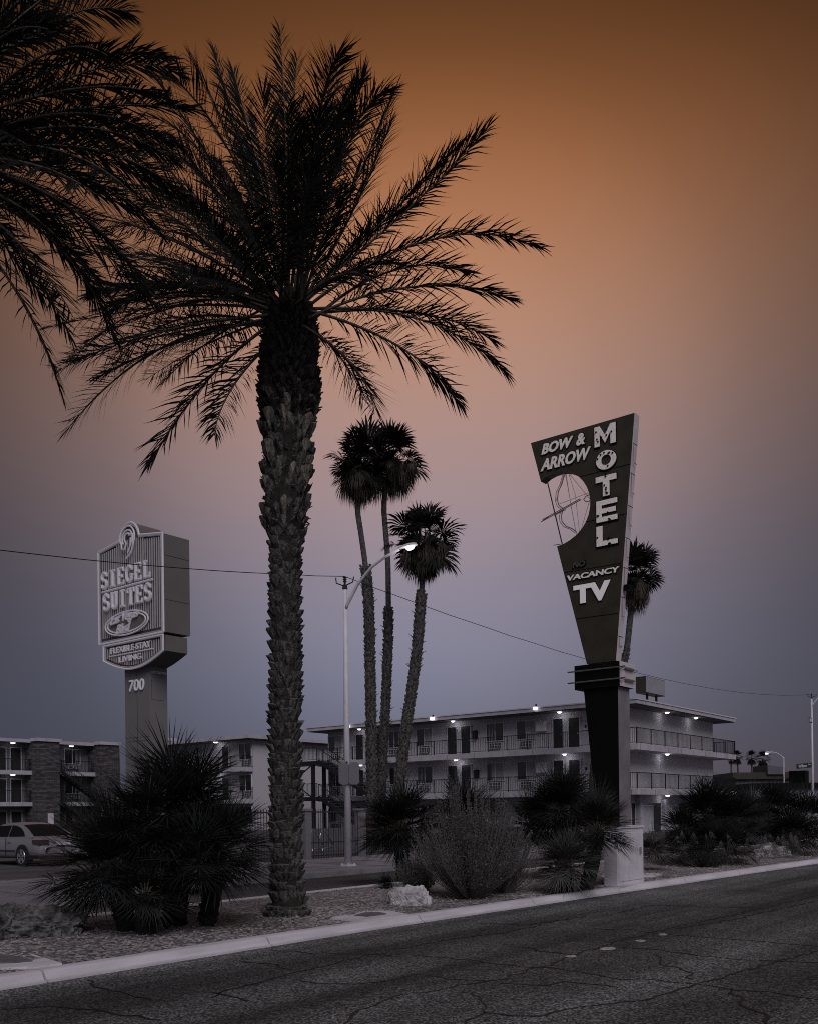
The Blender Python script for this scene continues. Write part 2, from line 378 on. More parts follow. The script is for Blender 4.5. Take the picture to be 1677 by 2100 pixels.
# ------------------------------------------------------------------ boulders
def boulder(name, px, py, w, d, h, m, label, seed, rough=.35):
    p = G(px, py, .1)
    import bmesh
    bm = bmesh.new(); bmesh.ops.create_icosphere(bm, subdivisions=5, radius=1)
    for v in bm.verts:
        n = v.co.normalized(); q = n*1.3+Vector((seed, seed*2, 0))
        k = 1+rough*noise.noise(q)+rough*.55*abs(noise.noise(q*2.7))+rough*.38*abs(noise.noise(q*6))+rough*.22*noise.noise(q*13)+rough*.12*noise.noise(q*27)
        c = Vector((abs(n.x)**.75*math.copysign(1, n.x), abs(n.y)**.75*math.copysign(1, n.y), abs(n.z)**.7*math.copysign(1, n.z)))*k
        v.co = Vector((c.x*w, c.y*d, max(-.05, c.z)*h))
    bm.transform(Matrix.Rotation(-rad(51.6), 4, 'Z'))
    me = bpy.data.meshes.new(name); bm.to_mesh(me); bm.free(); me.materials.append(m)
    o = bpy.data.objects.new(name, me); col.objects.link(o); o.location = (p.x, p.y, .09)
    return tag(o, label, 'boulder', 'boulders on the median')
boulder('boulder', 842, 1856, .31, .26, .31, rockm, 'pale angular boulder standing in front of the grey shrub', 6.4, .3)
boulder('boulder', 86, 1918, .52, .4, .30, rockdark, 'long dark craggy boulder beside the big multi-trunk fan palm', 5.3, .5)
boulder('boulder', -10, 1925, .34, .35, .33, rockdark, 'dark boulder cut by the left edge of the picture', 9.3, .5)
boulder('boulder', 820, 1842, .2, .2, .2, rockdark, 'small dark boulder tucked behind the pale angular one', 1.7, .4)
boulder('boulder', 1572, 1757, .5, .4, .33, rockm, 'pale rugged boulder under the drooping fan palm leaves at right', 12.2, .5)
boulder('boulder', 1614, 1752, .35, .3, .28, rockdark, 'rounded grey boulder at the right edge behind the rugged one', 15.2, .3)

# ------------------------------------------------------------------ date palms
def frond(lf, st, p0, mid, tip, leaf=.44, roll=0.0, r0=.028, dens=.034, start=.2, droop=.22):
    c = mid*2-(p0+tip)*.5
    B = lambda t: p0*(1-t)**2+c*2*t*(1-t)+tip*t*t
    n = 22; pts = [B(k/n) for k in range(n+1)]
    Ln = sum((a-b).length for a, b in zip(pts, pts[1:]))
    st.tube(pts, [r0*(1-.86*(k/n)) for k in range(n+1)], 4, False)
    m = int(Ln*(1-start)/dens)
    for sd in (-1, 1):
        for k in range(m):
            t = start+(1-start)*(k+rnd(0, .8))/m
            if t > 1: t = 1
            p = B(t); T = (B(min(1, t+.02))-B(t-.02)).normalized()
            S = T.cross(Z)
            if S.length < .15: S = R.copy()
            S.normalize(); U = S.cross(T)
            S2 = S*cos(roll)+U*sin(roll); U2 = U*cos(roll)-S*sin(roll)
            an = rad(interp([(start, 62), (.5, 50), (.85, 38), (1, 20)], t)+rnd(-9, 9))
            d = T*cos(an)+S2*(sd*sin(an)*.85)+U2*(sin(an)*random.choice((.75, .3, -.25, .1)))
            d.normalize(); l = leaf*interp([(start, .35), (start+.12, .75), (.5, 1), (.8, .88), (1, .48)], t)*rnd(.8, 1.12)
            w = T.cross(d); w = w.normalized() if w.length > .01 else S2
            w = d.cross(w).normalized()*.5+w*.5
            w = w*.012*rnd(.8, 1.35)
            d2 = (d+Vector((0, 0, -droop*rnd(.4, 1.5)))).normalized()
            m1 = p+d*l*.5; e = m1+d2*l*.5
            i = len(lf.v); lf.v += [tuple(p-w*.6), tuple(p+w*.6), tuple(m1+w), tuple(m1-w), tuple(e)]
            lf.f += [(i, i+1, i+2, i+3), (i+3, i+2, i+4)]

def boots(mb, prof, ctr, z0, z1, dz, around, bw, out, jit=.25, hk=(1.3, 1.9), flat=False):
    """rows of cut leaf bases round a trunk: prof(z)->radius, ctr(z)->Vector"""
    z = z0; row = 0
    while z < z1:
        for k in range(around):
            a = 2*pi*(k+.5*(row % 2)+rnd(-jit, jit)*.5)/around+row*.13
            r = prof(z); h = dz*rnd(*hk); o = out*rnd(.6, 1.35); zz = z+rnd(-jit, jit)*dz
            wa = bw/around*2*pi/2*rnd(.8, 1.15)
            def P(da, zz_, rr): c = ctr(zz_); return (c.x+rr*cos(a+da), c.y+rr*sin(a+da), zz_)
            i = len(mb.v)
            tl, tr = rnd(-.15, .15)*h, rnd(-.15, .15)*h
            if flat:
                k1, k2 = rnd(.55, .8), rnd(.55, .8)
                mb.v += [P(0, zz-.02*h, r*.93), P(-wa*.8, zz+.3*h, r*.93), P(wa*.8, zz+.3*h, r*.93),
                         P(-wa*k1, zz+.85*h+tl, r+o), P(0, zz+rnd(.85, 1)*h, r+o*1.1), P(wa*k2, zz+.85*h+tr, r+o),
                         P(-wa*.7, zz+h*.96+tl, r*.86), P(wa*.7, zz+h*.96+tr, r*.86), P(rnd(-.2, .2)*wa, zz+.35*h, r+o*.35)]
            else:
                mb.v += [P(0, zz-.1*h, r*.9), P(-wa*.95, zz+.45*h, r*.92), P(wa*.95, zz+.45*h, r*.92),
                     P(-wa*.62, zz+.9*h+tl, r+o), P(0, zz+h, r+o*1.15), P(wa*.62, zz+.9*h+tr, r+o),
                     P(-wa*.4, zz+h*1.02+tl, r*.8), P(wa*.4, zz+h*1.02+tr, r*.8), P(0, zz+.4*h, r+o*.62)]
            mb.f += [(i, i+8, i+3, i+1), (i+8, i+4, i+3), (i, i+2, i+5, i+8), (i+8, i+5, i+4), (i+3, i+4, i+6), (i+4, i+5, i+7), (i+4, i+7, i+6), (i+1, i+3, i+6), (i+2, i+7, i+5)]
        z += dz; row += 1

D1 = 14.1
PROF1 = [(1895, 46), (1870, 38), (1840, 31), (1700, 29), (1500, 29), (1300, 29), (1118, 29), (1100, 35), (1075, 43), (1000, 47), (930, 47), (870, 47), (845, 55), (805, 60), (760, 55), (700, 52), (655, 48), (630, 36)]
CEN1 = [(1895, 590), (1700, 587), (1500, 585), (1100, 586), (1000, 588), (800, 593), (630, 596)]
base1 = W(590, 1880, D1); s1 = D1/FP
def zpy(z, d=D1): return PYH-(z-CH)*FP/d
def prof1(z): return interp(sorted((p, w) for p, w in PROF1), zpy(z))*s1
def ctr1(z): py = zpy(z); p = W(interp(sorted(CEN1), py), py, D1); return Vector((p.x, p.y, z))
zof = lambda py: CH+(PYH-py)/FP*D1
pal = thing('date_palm', (base1.x, base1.y, .1), 'tall date palm with full crown and scaly trunk standing whole on the median', 'palm tree')
mb = MB(); zs = [.0+k*.25 for k in range(int((zof(640))/.25))]
mb.tube([ctr1(z) for z in zs], [prof1(z)*.93 for z in zs], 18)
core = mb.build('trunk', bootdark, pal, smooth=True)
mb = MB()
boots(mb, prof1, ctr1, .02, zof(1100), .15, 9, 1.3, .06, jit=.4, hk=(.95, 1.3), flat=True)
mb.build('bark_scales', bootm, core)
mb = MB()
boots(mb, prof1, ctr1, zof(1085), zof(830), .15, 10, .7, .06, jit=1.0, hk=(.9, 1.6))
for _ in range(170):
    z = rnd(zof(1090), zof(830)); a = rnd(0, 2*pi); c = ctr1(z); r = prof1(z)*.98; tg = Vector((-sin(a), cos(a), 0)); p = c+Vector((cos(a), sin(a), 0))*r
    mb.tube([p, p+tg*rnd(-.14, .14)+Vector((cos(a), sin(a), 0))*.05+Z*rnd(-.05, .12)], [.014, .006], 4)
mb.build('leaf_bases', bootm, core)
mb = MB(); boots(mb, prof1, ctr1, zof(1108), zof(1085), .3, 5, .75, .05, jit=.6, hk=(1.2, 1.6))
boots(mb, prof1, ctr1, zof(1040), zof(830), .27, 6, .4, .1, jit=1.1, hk=(.8, 1.3))
mb.build('pale_leaf_bases', bootpale, core)
mb = MB()
boots(mb, prof1, ctr1, zof(865), zof(640), .09, 19, .7, .05, jit=.7)
for _ in range(700):
    z = rnd(zof(870), zof(640)); a = rnd(0, 2*pi); c = ctr1(z); r = prof1(z)*.92
    d = Vector((cos(a), sin(a), rnd(.2, 1.2))).normalized(); p = c+Vector((cos(a), sin(a), 0))*r
    mb.tube([p, p+d*rnd(.05, .15)], [.018, .009], 4)
mb.build('fibre', bootdark, core)
H1 = W(595, 650, D1)
FR1 = [ # tip px,py, via px,py, depth offset of tip
 (995,268, 800,462, -.6), (940,300, 770,470, .7), (1103,508, 860,498, .5), (1047,612, 830,590, -.5), (1035,765, 860,655, .6), (1012,700, 840,640, 1.4),
 (942,828, 800,700, -.8), (768,850, 715,740, -1.2), (745,820, 700,735, 1.6), (810,185, 715,400, .8), (690,115, 650,380, .6), (575,62, 588,360, .4),
 (745,160, 680,380, -.6), (800,250, 730,420, 1.8), (770,625, 715,560, -1.9), (850,420, 730,500, 2.2), (960,560, 790,560, 1.6),
 (480,150, 540,380, .6), (392,120, 490,340, -.5), (440,105, 520,370, 1.1), (310,150, 450,360, .8), (230,215, 420,430, -.6), (165,330, 390,470, .9), (120,420, 370,500, -.9),
 (95,520, 360,545, .5), (60,450, 330,480, 1.2), (135,748, 360,610, .7), (138,882, 360,700, -.7), (215,770, 370,655, 1.5), (308,952, 430,775, -.8), (440,892, 490,775, -1.3), (230,640, 400,590, -1.6), (180,700, 400,620, 1.9),
 (330,790, 430,700, 2.2), (500,420, 540,520, -3), (560,330, 580,480, -2.8), (640,330, 620,480, -2.9), (700,390, 655,510, -2.8), (440,480, 510,550, -3), (380,560, 480,585, -2.9),
 (450,330, 520,460, 2.6), (520,240, 555,420, 2.2), (620,200, 610,400, 2.3), (590,220, 592,400, -2.4), (660,230, 630,420, -2.2), (700,300, 660,440, 2.6), (540,190, 560,390, -1.6), (610,120, 600,370, 1.2),
 (330,400, 460,500, -2.6), (290,520, 440,560, 2.6), (350,280, 470,430, 2.2), (820,540, 710,560, 2.9), (260,330, 430,450, 2.0), (290,420, 430,480, -2.2)]
def crown(pal, heart, specs, D, leaf, seed, names, pxfac=1.0):
    random.seed(seed); lf, st = MB(), MB()
    for (tx, ty, mx_, my_, dd) in specs:
        a = rnd(0, 2*pi); b0 = heart+Vector((cos(a)*.16, sin(a)*.16, rnd(-.25, .2)))
        frond(lf, st, b0, W(mx_, my_, D+dd*.55), W(tx, ty, D+dd), leaf*rnd(.9, 1.1), rnd(-.5, .5), droop=rnd(.12, .35))
    c = lf.build('crown', leafm, pal)
    st.build('frond_stems', stemm, c, smooth=True)
    return c
random.seed(77)
for _ in range(26):                                           # inner fronds filling the upper and left crown
    a = rad(rnd(62, 205)); l = rnd(330, 560)*(1 if a < 2.2 else .9); c_, s_ = cos(a), sin(a)
    l = min(l, 505) if a < 1.3 else l
    tx, ty = 595+l*c_, 650-l*s_; FR1.append((tx, ty, 595+l*.55*c_*.9, 650-l*.62*s_-35, rnd(-2.4, 2.4)))
crown(pal, H1, FR1, D1, .60, 11, None)

D2 = 10.4; H2 = W(-175, 330, D2)
p2b = Vector((H2.x, H2.y, .1))
pal2 = thing('date_palm', p2b, 'date palm whose crown enters at the upper left, trunk out of view', 'palm tree')
mb = MB(); mb.tube([p2b, p2b+Z*4, Vector(H2)+Z*.2], [.34, .27, .38], 14); mb.build('trunk', bootdark, pal2, smooth=True)
FR2 = [(262,25, 80,60, .4), (250,-40, 60,20, -.4), (370,150, 130,165, .5), (400,225, 150,225, -.3), (350,120, 110,140, 1.4), (335,285, 110,235, -.9), (130,818, 10,560, -.3), (90,610, -20,470, .9), (240,700, 80,470, .6),
 (300,590, 120,410, -.5), (200,620, 70,450, 1.5), (150,650, 20,480, -.9), (380,400, 150,300, .9), (330,480, 130,350, .2), (290,330, 90,260, 1.9), (230,120, 60,130, -1.5), (180,210, 20,200, 2.2), (200,400, 30,330, -2.0),
 (150,-60, -20,60, .6), (100,60, -40,120, -1.9), (40,-60, -80,60, 1.2), (340,200, 110,190, -1.2), (280,440, 80,340, 1.2), (60,300, -60,260, -2.4), (120,330, -20,290, 2.6), (360,330, 120,260, -.2),
 (-300,-80, -240,100, .5), (-600,200, -400,180, .5), (-620,500, -420,350, -.6), (-400,760, -330,520, .4), (-150,760, -160,520, -1.2), (-450,0, -320,130, 1), (130,500, 0,400, -1.2), (370,300, 140,250, 1.6)]
random.seed(78)
for _ in range(10):
    a = rad(rnd(-48, 78)); l = rnd(420, 600); c_, s_ = cos(a), sin(a)
    FR2.append((-175+l*c_, 330-l*s_+60, -175+l*.52*c_, 330-l*.55*s_-40, rnd(-1.8, 1.8)))
crown(pal2, H2, FR2, D2, .46, 5, None)

# ------------------------------------------------------------------ fan palms
def fan(mb, hub, d, nrm, Rr, nseg=20, spread=200, fused=.42, droop=.15, wk=1.0, fold=.1):
    d = d.normalized(); s = d.cross(nrm)
    if s.length < .05: s = d.cross(Vector((.3, .7, .2)))
    s.normalize(); nn = s.cross(d)
    for k in range(nseg):
        a = rad(spread)*((k+.5)/nseg-.5)+rnd(-.02, .02)
        v = (d*cos(a)+s*sin(a)+nn*(fold*(1-cos(a))*2+(.05 if k % 2 else -.05))).normalized()
        l = Rr*(1-.22*(abs(a)/rad(spread/2))**2)*rnd(.88, 1.06)
        w = v.cross(nn).normalized()*(Rr*fused*math.tan(rad(spread)/nseg/2)*1.0*wk)
        w = w+nn*(w.length*rnd(-.35, .35))
        v2 = (v-Z*droop*rnd(.5, 1.5)).normalized()
        m1 = hub+v*l*fused; m2 = m1+v2*l*(1-fused)*.55; e = m2+(v2-Z*droop*.6).normalized()*l*(1-fused)*.45
        i = len(mb.v); mb.v += [tuple(hub), tuple(m1-w), tuple(m1+w), tuple(m2+w*.55), tuple(m2-w*.55), tuple(e)]
        mb.f += [(i, i+1, i+2), (i+1, i+4, i+3, i+2), (i+4, i+5, i+3)]

def fan_crown(lf, st, heart, n, pet, Rr, lo=-24, hi=85, nseg=22, droop=.10, spread=175, bias=None, fused=.32, wk=.8):
    n = int(n*1.35)
    for k in range(n):
        az = k*2.39996+rnd(-.25, .25); t = (k+.5)/n
        e = rad(lerp(hi, lo, t**.85)+rnd(-7, 7))
        d = Vector((cos(az)*cos(e), sin(az)*cos(e), sin(e)))
        L_ = pet*rnd(.45, 1.2)
        p0 = heart+d*.04; hub = heart+d*L_-Z*(.10*L_*(1-sin(e)))
        st.tube([p0, p0.lerp(hub, .5)+Z*.02, hub], [.011, .008, .006], 4, False)
        dd = (d-Z*(.15+.25*t)).normalized()
        fan(lf, hub, dd, (Z+d*rnd(-.3, .6)+Vector((rnd(-.3, .3), rnd(-.3, .3), 0))), Rr*rnd(.85, 1.25), nseg, spread*rnd(.65, 1.15), fused, droop, wk)

def clump(name, base, hearts, label, cat='fan palm', leaf=fanm, group='fan palms on the median', extra=None):
    """hearts: (x,y,z point, leaf count, petiole, blade radius, trunk foot point or None, trunk radius)"""
    t = thing(name, base, label, cat, group)
    for (h, n, pet, rr, foot, tr) in hearts:
        lf, st = MB(), MB()
        fan_crown(lf, st, h, n, pet, rr)
        c = lf.build('crown', leaf, t); st.build('leaf_stalks', stemm, c)
        if foot:
            mb = MB(); mid = (foot+h)*.5+Vector((rnd(-.05, .05), rnd(-.05, .05), 0))
            mb.tube([foot, mid, h], [tr*1.05, tr, tr*.8], 10)
            H = h.z-foot.z
            def ctr(z, foot=foot, h=h, H=H): return foot.lerp(h, max(0, min(1, (z-foot.z)/H)))
            boots(mb, lambda z: tr*.95, ctr, foot.z, h.z-.1, .055, 11, .6, .035, jit=.9)
            mb.build('trunk', bootdark, t)
    return t
random.seed(21)
d = 12.6
B = lambda px, py: G(px, py, .1)
clump('fan_palm', tuple(B(340, 1905)), [
  (W(370, 1678, 12.9), 64, .58, .66, W(358, 1900, 12.9), .15),
  (W(235, 1785, 12.3), 42, .50, .64, W(262, 1905, 12.4), .12),
  (W(200, 1800, 13.0), 26, .50, .60, None, 0),
  (W(300, 1715, 12.4), 30, .46, .60, None, 0),
  (W(445, 1755, 12.6), 42, .44, .60, W(425, 1895, 12.9), .11),
  (W(400, 1780, 12.2), 24, .40, .54, None, 0),
  (W(300, 1840, 11.9), 18, .27, .44, W(300, 1915, 12.1), .11),
  (W(365, 1855, 12.2), 14, .24, .38, None, 0)], 'biggest dark fan palm clump with several stubby trunks left of the tall date palm')
clump('fan_palm', tuple(B(830, 1812)), [
  (W(822, 1702, 20.8), 54, .54, .70, W(828, 1808, 20.9), .14),
  (W(790, 1720, 21.2), 18, .42, .56, None, 0)], 'dark fan palm between the street lamp and the grey shrub')
clump('fan_palm', tuple(B(955, 1805)), [
  (W(955, 1695, 21.5), 46, .55, .74, W(955, 1805, 21.5), .14)], 'fan palm mostly hidden behind the grey twiggy shrub')
clump('fan_palm', tuple(B(1165, 1826)), [
  (W(1150, 1670, 20.5), 56, .56, .72, W(1155, 1822, 20.0), .15),
  (W(1225, 1708, 18.0), 40, .42, .54, W(1200, 1830, 18.2), .12),
  (W(1090, 1705, 20.8), 34, .46, .6, None, 0)], 'fan palm clump just left of the white utility cabinet, before the dark sign post')
clump('fan_palm', tuple(B(1168, 1832)), [
  (W(1160, 1778, 17.6), 36, .32, .52, W(1160, 1838, 17.7), .1)], 'low rounded paler fan palm at the foot of the one by the utility cabinet', leaf=mat('fan_leaf_pale', (.06, .06, .058), .5, .4, 4))
clump('fan_palm', tuple(B(1450, 1782)), [
  (W(1450, 1680, 26.5), 60, .6, .8, W(1450, 1775, 26.5), .16),
  (W(1400, 1710, 26.0), 40, .45, .6, None, 0), (W(1505, 1690, 26.8), 40, .55, .72, None, 0), (W(1400, 1745, 25.3), 26, .42, .55, None, 0), (W(1500, 1742, 25.6), 26, .42, .55, None, 0), (W(1450, 1730, 25.6), 24, .45, .55, None, 0)],
  'broad domed fan palm right of the white utility cabinet')
clump('fan_palm', tuple(B(1610, 1768)), [
  (W(1590, 1680, 31), 44, .6, .8, W(1590, 1765, 31), .16),
  (W(1655, 1690, 31), 36, .6, .8, None, 0), (W(1550, 1705, 30), 24, .5, .65, None, 0), (W(1630, 1715, 30), 36, .55, .7, None, 0), (W(1540, 1690, 31), 30, .6, .75, None, 0)],
  'black fan palm thicket at the right edge of the picture')
clump('fan_palm', tuple(B(1335, 1768)), [(W(1335, 1745, 23.5), 22, .2, .5, None, 0)], 'small low fan palm tuft between the cabinet and the broad domed palm', leaf=bpy.data.materials['fan_leaf_pale'])
clump('spiky_agave', tuple(B(792, 1815)), [(W(792, 1812, 19.0), 12, .03, .3, None, 0)], 'small spiky agave left of the boulders in front of the grey shrub', cat='agave', group='agaves')

# drooping leaves under the right-hand palms, traffic light trails painted as pale colour
for (px, py, dd, sp, par) in ((1450, 1722, 25.4, 95, 'skirt'), (1575, 1728, 28.5, 60, 'skirt')):
    mb = MB(); random.seed(px)
    for _ in range(40):
        q = rnd(-1, 1); a = W(px+q*sp, py+rnd(-22, 22), dd+rnd(-.6, .5)); d = R*(q*.4+rnd(-.3, .3))-Z*rnd(.8, 1.1)-F*rnd(.05, .3)
        fan(mb, a, d, Z*.4-F+R*rnd(-.5, .5), rnd(.4, .85), 9, rnd(35, 80), .10, .25, 1.0)
    o = mb.build('trail_lit_skirt', fantrail, org=(a.x, a.y, .1))
    par = [q for q in col.objects if q.get('label', '').startswith('broad domed' if px < 1500 else 'black fan palm')][0]
    o.parent = par; o.location = Vector(o.location)-par.location

# grey shrub
def shrub(px, py, D, w, h, n, label, m=shrubm, seed=3):
    random.seed(seed); b = W(px, py, D); b.z = .1; t = thing('shrub', tuple(b), label, 'shrub', 'shrubs on the median')
    lf, st = MB(), MB()
    for k in range(n):
        a = rnd(0, 2*pi); q = rnd(0, 1)**.6; out_ = Vector((cos(a), sin(a), 0))*q*w
        tip = b+out_+Z*h*(1-.5*q*q*q)*rnd(.66, 1.08)*(1+.28*noise.noise(Vector((cos(a)*1.2+seed, sin(a)*1.2, q*2)))); p0 = b+out_*.12
        c = p0.lerp(tip, .5)+out_*rnd(.05, .3)-Z*.05
        pts = [p0*(1-u)**2+c*2*u*(1-u)+tip*u*u for u in [j/7 for j in range(8)]]
        st.tube(pts, [.009*(1-.7*j/7) for j in range(8)], 3, False)
        for j in range(95):
            u = rnd(.22, 1.0); p = p0*(1-u)**2+c*2*u*(1-u)+tip*u*u
            d = Vector((rnd(-1, 1), rnd(-1, 1), rnd(.1, 1.3))).normalized()
            if u < .85: p = p+d*rnd(0, .11)
            s = rnd(.018, .034); ww = d.cross(Vector((rnd(-1, 1), rnd(-1, 1), .3))).normalized()*s*.3
            lf.poly([p, p+d*s*.5+ww, p+d*s, p+d*s*.5-ww])
    f = lf.build('foliage', m, t); st.build('twigs', twigm, t)
    return t
shrub(965, 1866, 16.6, 1.08, 1.95, 380, 'large twiggy grey shrub behind the pale boulder')
shrub(1030, 1852, 17.4, .75, 1.45, 120, 'grey shrub crowding the right side of the largest twiggy one', seed=8)
shrub(855, 1850, 17.6, .55, .85, 110, 'low grey shrub spreading left towards the pavement', seed=9)
shrub(1290, 1795, 19.9, .18, .1, 30, 'scrap of dry ground plant beside the utility cabinet', seed=4)
shrub(1440, 1785, 24.6, .8, .45, 110, 'low dark shrub at the foot of the broad domed fan palm', m=fanm, seed=6)

# ------------------------------------------------------------------ washingtonias
def sky_palm(path, D, boot_from, hw, crown_c, top, bot, rw, label, seed, nleaf=30, nskirt=44, base_py=1700):
    """path: (px, py) from crown foot down; boot_from: py below which old leaf bases remain"""
    random.seed(seed); pts = [W(a, b, D) for a, b in path]; s = D/FP
    foot = pts[-1].copy(); foot.z = .05; pts.append(foot)
    hc = W(crown_c[0], crown_c[1], D)
    t = thing('fan_leaf_palm', tuple(foot), label, 'palm tree', 'tall fan-leaf palms')
    pts = [hc]+pts
    rr = [hw[0]*s]*2+[hw[0]*s*1.1]*(len(pts)-3)+[hw[1]*s*.8]
    # smooth resample
    zz = [p.z for p in pts][::-1]; xx = [p.x for p in pts][::-1]; yy = [p.y for p in pts][::-1]
    tabx = list(zip(zz, xx)); taby = list(zip(zz, yy))
    def ctr(z): return Vector((sum(interp(tabx, z+k*.5) for k in (-1, 0, 1))/3, sum(interp(taby, z+k*.5) for k in (-1, 0, 1))/3, z))
    zb = CH+(PYH-boot_from)*s
    mb = MB(); zs = [k*.12 for k in range(int(hc.z/.12))]
    mb.tube([ctr(z) for z in zs], [(hw[1]*.78 if z < zb else hw[0])*s*(1+.05*(k % 2)) for k, z in enumerate(zs)], 12)
    tr = mb.build('trunk', barkw, t, smooth=True)
    mb = MB(); boots(mb, lambda z: hw[1]*s*.8, ctr, .3, zb, .11, 9, .55, .06, jit=.9)
    for _ in range(60):
        z = rnd(1, zb+.1); a = rnd(0, 2*pi); c = ctr(z); dd = Vector((cos(a), sin(a), rnd(.2, 1)))
        mb.tube([c+Vector((cos(a), sin(a), 0))*hw[1]*s*.8, c+Vector((cos(a), sin(a), 0))*hw[1]*s*.8+dd.normalized()*rnd(.12, .3)], [.03, .008], 4)
    mb.build('old_leaf_bases', barkw, tr)
    lf, st = MB(), MB()
    up = (crown_c[1]-top)*s; W_ = rw*s
    for k in range(nleaf):
        az = k*2.39996+rnd(-.4, .4); tt = (k+.5)/nleaf; e = rad(lerp(92, -32, tt**.85)+rnd(-12, 12))
        d = Vector((cos(az)*cos(e), sin(az)*cos(e), sin(e))); reach = lerp(up, W_, abs(cos(e))**1.2)*random.choice((.7, .85, 1.0, 1.12))
        pet = reach*rnd(.4, .62); hub = hc+d*pet
        st.tube([hc, hub], [.02, .012], 4, False)
        fan(lf, hub, (d-Z*.3), Z*rnd(.2, 1)+d*.3+Vector((rnd(-.8, .8), rnd(-.8, .8), 0)), (reach-pet)*rnd(1.0, 1.25), 22, rnd(150, 210), .6, .4, 1.0, .15)
    for k in range(8):
        d = Vector((rnd(-1, 1), rnd(-1, 1), rnd(-.8, .4))).normalized(); fan(lf, hc+d*W_*.1, d, Z*.5+Vector((rnd(-1, 1), rnd(-1, 1), 0)), W_*rnd(.4, .7), 16, 220, .5, .3)
    c = lf.build('crown', leafm, t); st.build('leaf_stalks', stemm, c)
    lf = MB(); dn = (bot-crown_c[1])*s
    for k in range(nskirt+30):
        az = rnd(0, 2*pi); q = rnd(0, 1); e = rad(lerp(-88, 5, q)); d = Vector((cos(az)*cos(e), sin(az)*cos(e), sin(e)))
        hub = hc+Vector((d.x*W_*.62, d.y*W_*.62, d.z*dn*.5))*rnd(.35, 1.0)
        fan(lf, hub, (d*.22-Z), d+Z*.1+Vector((rnd(-.6, .6), rnd(-.6, .6), 0)), dn*.55*rnd(.6, 1.15), 16, rnd(45, 100), .45, .5, .9, .05)
        for q in range(7):
            a = hub+Vector((rnd(-.15, .15), rnd(-.15, .15), 0)); b = a+Vector((d.x*.12, d.y*.12, -dn*rnd(.35, .65)))
            lf.poly([a-Vector((.012, -.01, 0)), a+Vector((.012, -.01, 0)), b])
    lf.build('dead_leaf_skirt', mat('dead_leaf', (.055, .046, .038), .9, .6, 4), t)
    return t
DW = 45
sky_palm([(731, 1035), (740, 1090), (750, 1161), (756, 1230), (758, 1296), (761, 1469), (764, 1700)], DW, 1162, (5.5, 12), (738, 965), 862, 1048, 76, 'left one of the two tallest fan-leaf palms, its ragged sheath starting high', 31)
sky_palm([(786, 1029), (791, 1090), (796, 1154), (797, 1280), (794, 1374), (789, 1484), (778, 1700)], DW+1, 1252, (5.5, 10.5), (803, 945), 862, 1040, 74, 'right one of the two tallest fan-leaf palms, bare smooth upper trunk', 37)
sky_palm([(866, 1190), (865, 1202), (860, 1264), (854, 1343), (841, 1437), (832, 1494), (820, 1600), (812, 1700)], DW-2, 1218, (5.5, 12), (868, 1118), 1030, 1204, 84, 'shorter leaning fan-leaf palm right of the street lamp glow', 41)
sky_palm([(1293, 1250), (1285, 1330), (1262, 1430), (1232, 1500), (1215, 1580), (1212, 1700)], 55, 1345, (6, 8), (1300, 1190), 1104, 1268, 60, 'fan-leaf palm with its crown half hidden by the tall tapering sign', 43)
# far palms
for i, (px, py, r, D, lb) in enumerate([(1498, 1558, 7, 190, 'farthest left stub of a distant palm under the balcony corner'), (1510, 1552, 12, 180, 'distant palm with leaning trunk right of the balcony corner'),
                           (1540, 1553, 12, 185, 'distant palm, the smaller crown of the close pair'), (1563, 1556, 14, 170, 'distant palm with the biggest crown beside the far street lamp')]):
    random.seed(50+i); s = D/FP; r *= 1.35; hc = W(px, py, D); foot = Vector((hc.x, hc.y, 0))
    t = thing('distant_palm', tuple(foot), lb, 'palm tree', 'distant palms')
    mb = MB(); mb.tube([foot+R*(.8 if i == 1 else .1), hc], [.22, .16], 8); mb.build('trunk', barkw, t)
    lf = MB()
    for k in range(26):
        az = k*2.4; e = rad(lerp(88, -35, (k+.5)/26)+rnd(-8, 8)); d = Vector((cos(az)*cos(e), sin(az)*cos(e), sin(e)))
        fan(lf, hc+d*r*s*.4, d-Z*.2, Z+d, r*s*.62*rnd(.85, 1.1), 14, 130, .5, .25)
    for k in range(16):
        az = k*2.4; d = Vector((cos(az), sin(az), 0)); fan(lf, hc+d*.3*s*r-Z*r*s*.3, d*.3-Z, d, r*s*.8, 8, 70, .5, .2)
    lf.build('crown', leafm, t)

# ------------------------------------------------------------------ buildings
def bulb(parent, p, r=.13, soft=False, power=0):
    mb = MB(); p = Vector(p); n = 12
    for k, (rr, z) in enumerate(((r, 0), (r*.95, -.05), (r*.5, -.09), (.001, -.1))):
        for j in range(n): a = 2*pi*j/n; mb.v.append((p.x+rr*cos(a), p.y+rr*sin(a), p.z+z))
    for k in range(3):
        for j in range(n): mb.f.append((k*n+j, (k+1)*n+j, (k+1)*n+(j+1) % n, k*n+(j+1) % n))
    mb.build('light_fitting', lampsoft if soft else lampglow, parent)
    if power:
        ld = bpy.data.lights.new('fitting_light', 'POINT'); ld.energy = power*.55; ld.color = (.95, .93, 1); ld.shadow_soft_size = .12
        lo = bpy.data.objects.new('fitting_light', ld); col.objects.link(lo); lo.parent = parent; lo.location = p-Vector(ORG[parent])-Z*.25

